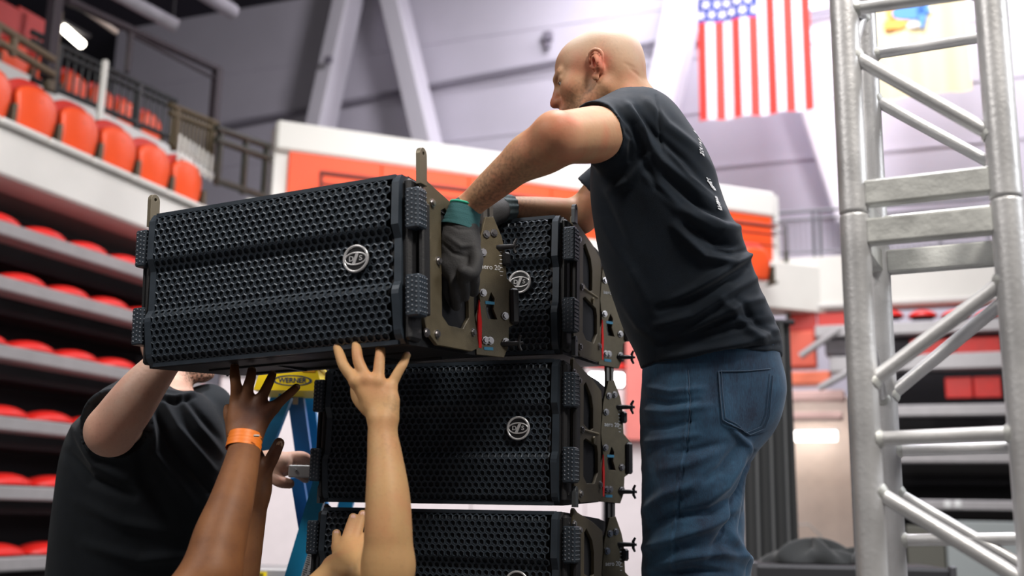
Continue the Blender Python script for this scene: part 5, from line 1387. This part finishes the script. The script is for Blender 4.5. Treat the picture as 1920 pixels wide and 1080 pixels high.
# ------------------------------------------------------------------ generic clothed body (mostly below the frame)
def fullbody(label, base, yaw, skin, shL, shR, headc, Bh_, arms, tee_m, slices, lo, hi, h, spots=(), hair=None, legs=True, extra=None, sleeves=(), tee_folds=(), hs=1., cuts=(), nails=()):
    """base: ground point; arms: list of (points, radii); extra: function adding hands"""
    P = empty('person', base, label=label, cat='person'); P['_w'] = 1
    S = SDF(lo, hi, h)
    S.loft([(z, x, y, a - .028, b_ - .028) for z, x, y, a, b_ in slices], yaw, .03)
    S.cone(headc + Bh_ @ np.array([-.03, 0, -.04]), np.array([slices[-1][1], slices[-1][2], slices[-1][0]]), .058, .068, .03)
    for pts, rs in arms: S.chain(pts, rs, .02)
    hp_ = head(S, headc, Bh_, hs)
    if extra: extra(S)
    V, Q = S.verts(1); del S
    link('body', npmesh('body', V, Q, skin, flush_shade_map(V, spots)), P)
    eyes_brows(P, hp_, Bh_, hs, browm)
    for tip, prev, out, r, m in nails: nail(P, tip, prev, out, r, m)
    # shirt
    zs = [s_[0] for s_ in slices]; S = SDF(np.array(lo) - np.array([.02, .02, .0]), np.array([hi[0], hi[1], max(zs) + .14]), max(h, .0045))
    S.loft([(z, x, y, a + .006, b_ + .006) for z, x, y, a, b_ in slices], yaw, .03)
    for pts, rs in sleeves: S.chain(pts, rs, .035)
    for p_, ax, r in cuts: S.cone(p_, p_ + unit(ax) * .05, r, r, .006, op='s')
    V, Q = S.verts(1); del S
    V = ripple(V, Q, .002, 30, 5, (1, 1, .6)); V = folds(V, Q, tee_folds, 2.1)
    link('t_shirt', npmesh('t_shirt', V, Q, tee_m), P)
    if hair: hair(P, hp_, Bh_)
    if legs:
        zb = min(zs); cx, cy = slices[0][1] if slices[0][0] == zb else slices[-1][1], slices[0][2]
        S = SDF((cx - .3, cy - .3, .02), (cx + .3, cy + .3, zb + .1), .012)
        side = np.array([-math.sin(yaw), math.cos(yaw), 0]); c = np.array([cx, cy, 0])
        S.ell(c + np.array([0, 0, zb - .02]), (.16, .16, .12), k=.05)
        for s_ in (-1, 1):
            hp2 = c + side * s_ * .085 + np.array([0, 0, zb - .06]); kn2 = c + side * s_ * .10 + np.array([0, 0, .48]); an = c + side * s_ * .11 + np.array([0, 0, .09])
            S.chain([hp2, kn2, an], [.10, .075, .06], .04)
        V, Q = S.verts(1); link('trousers', npmesh('trousers', V, Q, mat('trousers_dark', (.02, .022, .03), .85)), P)
        for s_ in (-1, 1): shoe(P, c + side * s_ * .11, yaw, shoem)
    return P, hp_

def hair_cap(P, hp_, B_):
    m_ = MB()
    def f(u, v):
        a = u * 2 * math.pi; t = v * 1.75; x = -.022 + .103 * math.cos(a) * math.sin(t); y = .082 * math.sin(a) * math.sin(t); z = .047 + .084 * math.cos(t)
        if x > .055: z = max(z, .075)
        return hp_(x, y, z)
    m_.grid(f, 40, 16); props(link('hair', setmat(m_.mesh('hair'), mat('hair_dark', (.02, .014, .01), .8, bump=.8, bscale=200), True), P), kind='stuff')

# ------------------------------------------------------------------ D: pale tanned arm in front of the stack
def A3(l): return [at(*q) for q in l]
dk = 1.0
wD = at(718, 792, 2.10); elD = at(728, 1062, 2.00); shD = np.array([-.235, 2.06, 1.50])
shDl = np.array([-.545, 2.04, 1.44]); elDl = at(545, 1190, 2.08); wDl = at(619, 1082, 2.19)
def handsD(S):
    # right: back of the hand to the camera, four fingers pressed up under the raised box
    bn = unit(CAM - at(710, 740, 2.11))
    kn_ = A3([(668, 716, 2.125), (688, 712, 2.125), (709, 716, 2.125), (731, 727, 2.13)])
    w0 = at(717, 778, 2.105)
    for i, (kk, xo) in enumerate(zip(kn_, (-13, -4, 5, 15))): S.chain([at(717 + xo * .9, 782, 2.105), at(711 + xo * 1.6, 752, 2.115), kk], [.0165, .0155, .0125], .014)
    for pts, rs in (((kn_[0], at(646, 688, 2.14), at(638, 668, 2.16), at(632, 651, 2.19)), (.0125, .0110, .0103, .0085)), ((kn_[1], at(673, 680, 2.14), at(669, 658, 2.155), at(668, 638, 2.185)), (.0125, .0113, .0105, .0088)),
                    ((kn_[2], at(711, 684, 2.14), at(713, 662, 2.155), at(713, 640, 2.185)), (.0125, .0112, .0103, .0087)), ((kn_[3], at(746, 699, 2.14), at(756, 682, 2.15), at(763, 666, 2.175)), (.0118, .0100, .0092, .0080))):
        S.chain(list(pts), list(rs), .006)
    for kk in kn_: S.ell(kk + bn * .004, (.010, .010, .010), k=.012)
    S.chain([at(690, 765, 2.12), at(672, 745, 2.16), at(668, 722, 2.20), at(672, 700, 2.215)], [.016, .014, .012, .010], .010)   # thumb behind the palm
    # left: flat against the front of the stack
    k2 = A3([(632, 1026, 2.290), (648, 1016, 2.295), (665, 1014, 2.300), (683, 1018, 2.305)])
    for i, kk in enumerate(k2): S.chain([at(628 + 8 * i, 1072, 2.190), at(636 + 11 * i, 1045, 2.250), kk], [0.01620, 0.01575, 0.01215], 0.01260)
    for pts, rs in (((k2[0], at(631, 1012, 2.305), at(631, 1000, 2.315)), (0.01125, 0.01035, 0.00945)), ((k2[1], at(655, 992, 2.315), at(662, 970, 2.330)), (0.01152, 0.01062, 0.00945)), ((k2[2], at(673, 988, 2.320), at(680, 964, 2.335)), (0.01152, 0.01062, 0.00945)), ((k2[3], at(694, 995, 2.320), at(699, 974, 2.330)), (0.01125, 0.01035, 0.00945))):
        S.chain(list(pts), list(rs), .005)
    S.chain([at(668, 1075, 2.210), at(690, 1060, 2.260), at(706, 1045, 2.290)], [0.01620, 0.01305, 0.01080], .01)
armR = (list([shD, elD]), [.056, .046]); fore = (A3([(728, 1062, 2.00), (728, 1000, 2.01), (727, 930, 2.035), (722, 860, 2.07), (718, 820, 2.09), (718, 792, 2.10)]), [.047, .0455, .042, .0345, .030, .0285])
armL = ([shDl, elDl], [.056, .045]); foreL = ([elDl, (elDl + wDl) / 2, wDl, at(628, 1066, 2.22)], [.045, .044, .031, .029])
slD = [(.92, -.38, 2.02, .125, .17), (1.05, -.38, 2.02, .12, .165), (1.2, -.38, 2.03, .125, .17), (1.33, -.385, 2.04, .125, .175), (1.42, -.385, 2.05, .105, .165), (1.47, -.385, 2.05, .07, .09)]
hcD = np.array([-.385, 2.02, 1.60]); BD = basis((0, 1, .35), (0, -.3, 1))
nailsD = [(at(632, 651, 2.19), at(638, 668, 2.16), CAM - at(632, 651, 2.19), .0085, naill), (at(668, 638, 2.185), at(669, 658, 2.155), CAM - at(668, 638, 2.185), .0088, naill), (at(713, 640, 2.185), at(713, 662, 2.155), CAM - at(713, 640, 2.185), .0087, naill), (at(763, 666, 2.175), at(756, 682, 2.15), CAM - at(763, 666, 2.175), .0080, naill),
          (at(631, 1000, 2.315), at(631, 1012, 2.305), CAM - at(631, 1000, 2.290), 0.0093, naill), (at(662, 970, 2.330), at(655, 992, 2.315), CAM - at(662, 970, 2.290), 0.0093, naill), (at(680, 964, 2.335), at(673, 988, 2.320), CAM - at(680, 964, 2.290), 0.0093, naill)]
fullbody('person with tanned bare forearms pushing the raised loudspeaker up from below its centre', (-.38, 2.03, 0), math.pi / 2, skD, shDl, shD, hcD, BD, [armR, fore, armL, foreL], teem, slD,
         (-.66, 1.80, .90), (-.12, 2.76, 2.30), .0030, extra=handsD, hair=hair_cap, hs=.95, sleeves=[([shD - np.array([.05, 0, .02]), shD + (elD - shD) * .35], [.075, .066]), ([shDl + np.array([.05, 0, 0]), shDl + (elDl - shDl) * .4], [.075, .064])],
         cuts=[(shD + (elD - shD) * .45, elD - shD, .08), (shDl + (elDl - shDl) * .5, elDl - shDl, .08)], nails=nailsD,
         spots=[(at(668, 650, 2.13), .03, 0, .5), (at(712, 645, 2.13), .03, 0, .5), (at(632, 655, 2.13), .025, 0, .4), (at(763, 668, 2.13), .025, 0, .4), (at(700, 718, 2.12), .03, 0, .3), (at(745, 760, 2.1), .03, 1, .35), (at(730, 830, 2.05), .05, 1, .12), (at(632, 1000, 2.6), .03, 0, .5), (at(662, 970, 2.6), .03, 0, .5)])

# ------------------------------------------------------------------ C: dark brown arm with the orange wristband
wC = at(459, 826, 2.30); elC = at(396, 1078, 2.10); shC = np.array([-.79, 2.0, 1.50])
shCl = np.array([-.93, 2.30, 1.47]); elCl = at(442, 1130, 2.38); wCl = at(478, 925, 2.42)
def handsC(S):
    kn_ = A3([(444, 748, 2.335), (463, 747, 2.335), (487, 752, 2.335), (512, 765, 2.34)])
    for i, kk in enumerate(kn_): S.chain([at(444 + 10 * i, 822, 2.305), at(441 + 17 * i, 786, 2.32), kk], [.0185, .0185, .014], .016)
    for pts, rs in (((kn_[0], at(442, 720, 2.33), at(440, 704, 2.34), at(440, 688, 2.365)), (.0135, .0118, .0112, .0098)), ((kn_[1], at(466, 724, 2.335), at(470, 709, 2.345), at(472, 695, 2.37)), (.0135, .0118, .0112, .0098)),
                    ((kn_[2], at(498, 731, 2.345), at(505, 716, 2.36), at(511, 702, 2.385)), (.0130, .0112, .0104, .0090)), ((kn_[3], at(531, 748, 2.35), at(545, 736, 2.36), at(556, 726, 2.375)), (.0130, .0105, .0096, .0085))):
        S.chain(list(pts), list(rs), .006)
    S.chain([at(441, 812, 2.31), at(433, 793, 2.33), at(428, 777, 2.345), at(427, 765, 2.36)], [.0165, .0125, .0110, .0090], .010)
    # left hand behind: only the thumb shows
    S.chain([wCl, at(476, 895, 2.43), at(462, 850, 2.44)], [.031, .040, .034], .02)
    S.chain([at(484, 905, 2.42), at(500, 877, 2.42), at(512, 855, 2.42), at(523, 831, 2.425)], [.021, .0165, .0150, .0125], .012)
    for i in range(4): S.chain([at(452 + 7 * i, 860, 2.44), at(446 + 7 * i, 825, 2.45), at(445 + 7 * i, 795, 2.46)], [.014, .0115, .0095], .006)
foreC = (A3([(396, 1078, 2.10), (412, 1010, 2.14), (431, 950, 2.18), (449, 885, 2.24), (458, 845, 2.285), (459, 826, 2.30)]), [.058, .054, .046, .0385, .0345, .033])
slC = [(.92, -.88, 2.13, .125, .165), (1.05, -.88, 2.13, .12, .165), (1.2, -.88, 2.14, .125, .17), (1.33, -.87, 2.145, .125, .175), (1.41, -.865, 2.15, .105, .16), (1.46, -.865, 2.15, .07, .09)]
yC = math.radians(22); hcC = np.array([-.86, 2.16, 1.585]); BC = basis((math.cos(yC), math.sin(yC), .3), (-.3, -.1, 1))
nailsC = [(at(440, 688, 2.365), at(440, 704, 2.34), CAM - at(440, 688, 2.3), .0098, naild), (at(472, 695, 2.37), at(470, 709, 2.345), CAM - at(472, 695, 2.3), .0098, naild), (at(511, 702, 2.385), at(505, 716, 2.36), CAM - at(511, 702, 2.3), .0090, naild), (at(556, 726, 2.375), at(545, 736, 2.36), CAM - at(556, 726, 2.3), .0085, naild), (at(523, 831, 2.425), at(512, 855, 2.42), CAM - at(523, 831, 2.4) + np.array([.8, 0, 0]), .0125, naild)]
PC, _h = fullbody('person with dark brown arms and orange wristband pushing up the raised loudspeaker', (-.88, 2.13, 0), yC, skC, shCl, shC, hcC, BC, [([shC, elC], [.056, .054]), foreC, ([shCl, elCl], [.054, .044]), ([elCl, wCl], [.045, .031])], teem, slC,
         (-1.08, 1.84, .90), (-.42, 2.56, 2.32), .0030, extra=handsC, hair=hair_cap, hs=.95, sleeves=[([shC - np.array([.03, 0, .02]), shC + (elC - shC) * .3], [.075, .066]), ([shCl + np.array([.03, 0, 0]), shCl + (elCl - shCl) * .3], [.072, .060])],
         spots=[(at(480, 770, 2.31), .07, 0, .8), (at(520, 850, 2.4), .08, 0, .7)], cuts=[(shC + (elC - shC) * .40, elC - shC, .08), (shCl + (elCl - shCl) * .40, elCl - shCl, .075)], nails=nailsC)  # spots put shade into the skin colour of both hands
c0, c1 = at(456, 843, 2.287), at(461, 816, 2.305)
wbm = mat('wristband_orange', (1.0, .24, .02), .5, var=.06)
wb_ = link('wristband', setmat(ringmesh(c0, c1, .0375, .0365, n=20, th=.0008, rib=.0).mesh('wristband'), wbm, True), PC)
link('band_snap', setmat(MB().box(Vector(at(481, 817, 2.258)), (.014, .004, .005), b=.002).mesh('band_snap'), mat('snap_clear', (.6, .55, .5), .3), False), wb_)

# ------------------------------------------------------------------ B: man in black t-shirt at the left, head hidden behind the raised box
yB = math.radians(-22)
shB = at(232, 790, 2.86); elB = at(208, 808, 2.62); wB = at(318, 668, 2.66)
shBl = at(395, 800, 3.16); elBl = at(415, 925, 3.12); wBl = at(488, 872, 2.98)
hcB = at(340, 654, 3.10); BB = basis((math.cos(math.radians(10)), math.sin(math.radians(-10)), .22), (-.2, 0, 1))
def tB(yy, xl, xr, hd, d=3.0):
    a = at(xl, yy, d); b_ = at(xr, yy, d); c = (a + b_) / 2; return (c[2], c[0], c[1], hd, float(np.linalg.norm(b_ - a)) / 2)
zhip = .95
slB = [tB(1160, 92, 405, .2), tB(1080, 100, 408, .2), tB(1000, 108, 412, .2), tB(930, 116, 420, .2), tB(870, 124, 425, .195), tB(820, 140, 420, .185), tB(780, 165, 408, .165), tB(755, 200, 392, .135), tB(738, 255, 372, .10)]
cx = slB[0][1]; slB = [(.90, cx, 3.0, .17, .20), (1.15, cx, 3.0, .185, .22)] + slB[1:] if False else [(zhip, slB[0][1], 3.0, .18, .21)] + slB
# for this turned body the across axis is the long one seen by the camera
yBt = math.radians(-72)
def handsB(S):
    S.chain([wB, at(345, 655, 2.70), at(372, 650, 2.72)], [.030, .038, .030], .02)
    for k in range(4): S.chain([at(368, 650, 2.69 + .022 * k), at(398, 648, 2.69 + .024 * k), at(420, 652, 2.69 + .024 * k)], [.014, .0115, .0095], .006)
    S.chain([at(350, 655, 2.68), at(375, 662, 2.66), at(392, 668, 2.655)], [.016, .013, .011], .008)
    # left hand closed over the grey spreader bar
    S.chain([wBl, at(505, 868, 2.955), at(528, 868, 2.945)], [.032, .036, .030], .02)
    for k, (y0, y1, dd) in enumerate(((858, 852, 2.965), (864, 862, 2.98), (872, 873, 2.985), (880, 884, 2.985))):
        S.chain([at(515, y0 + 6, 2.955), at(543, y0, dd), at(568 - 3 * k, y1 + 4, dd + .01), at(582 - 3 * k, y1 + 14, dd + .035)], [.021, .0165, .0140, .012], .007)
    S.chain([at(500, 878, 2.945), at(513, 893, 2.925), at(526, 903, 2.915), at(543, 907, 2.925)], [.024, .0195, .0165, .0135], .012)
armB = ([at(250, 775, 2.92), shB, elB], [.075, .066, .056]); foreB = (A3([(208, 808, 2.62), (238, 768, 2.615), (272, 722, 2.63), (318, 668, 2.66)]), [.0615, .060, .052, .036])
beard = mat('beard_dark', (.05, .032, .024), .85)
B_, hpB = fullbody('heavy man in black t-shirt at the left, face hidden behind the raised loudspeaker', (slB[0][1], 3.0, 0), yBt, skB, shBl, shB, hcB, BB, [armB, foreB, ([shBl, elBl], [.06, .05]), ([elBl, wBl], [.050, .032])], tee2, slB,
         (-1.42, 2.50, .90), (-.45, 3.35, 2.52), .0036, extra=handsB, hair=hair_cap, hs=.93,
         spots=[(hcB + BB @ np.array([.075, 0, -.09]), .045, 1, 1.0), (hcB + BB @ np.array([.05, -.04, -.09]), .05, 1, .9), (hcB + BB @ np.array([.09, 0, -.06]), .03, 1, .8), (hcB + BB @ np.array([.02, -.05, -.08]), .04, 1, .7), (elB + np.array([0, -.05, 0]), .05, 0, .6), (at(200, 800, 2.5), .03, 0, .5)],
         sleeves=[([at(262, 768, 2.94), at(232, 785, 2.88), at(215, 795, 2.765)], [.10, .098, .088]), ([at(385, 775, 3.10), at(402, 850, 3.14)], [.085, .075])],
         cuts=[(at(207, 798, 2.735), unit(at(208, 808, 2.62) - at(232, 790, 2.86)) , .10)],
         tee_folds=[([(300, 745), (330, 800), (400, 880)], 8, .008), ([(290, 760), (320, 830), (395, 920)], 8, -.008), ([(335, 745), (370, 800), (415, 850)], 7, .006), ([(275, 775), (290, 850), (360, 940)], 10, .008), ([(350, 750), (385, 790), (418, 830)], 6, -.005), ([(260, 830), (270, 900), (330, 990)], 12, -.008), ([(140, 800), (180, 870), (230, 900)], 10, .008), ([(130, 850), (170, 900), (250, 930)], 9, -.008), ([(150, 940), (230, 980), (330, 1000)], 12, .006), ([(160, 1020), (260, 1050), (380, 1040)], 12, .006), ([(290, 740), (330, 746), (362, 736)], 4, .005), ([(292, 750), (330, 757), (366, 745)], 3, -.004)])
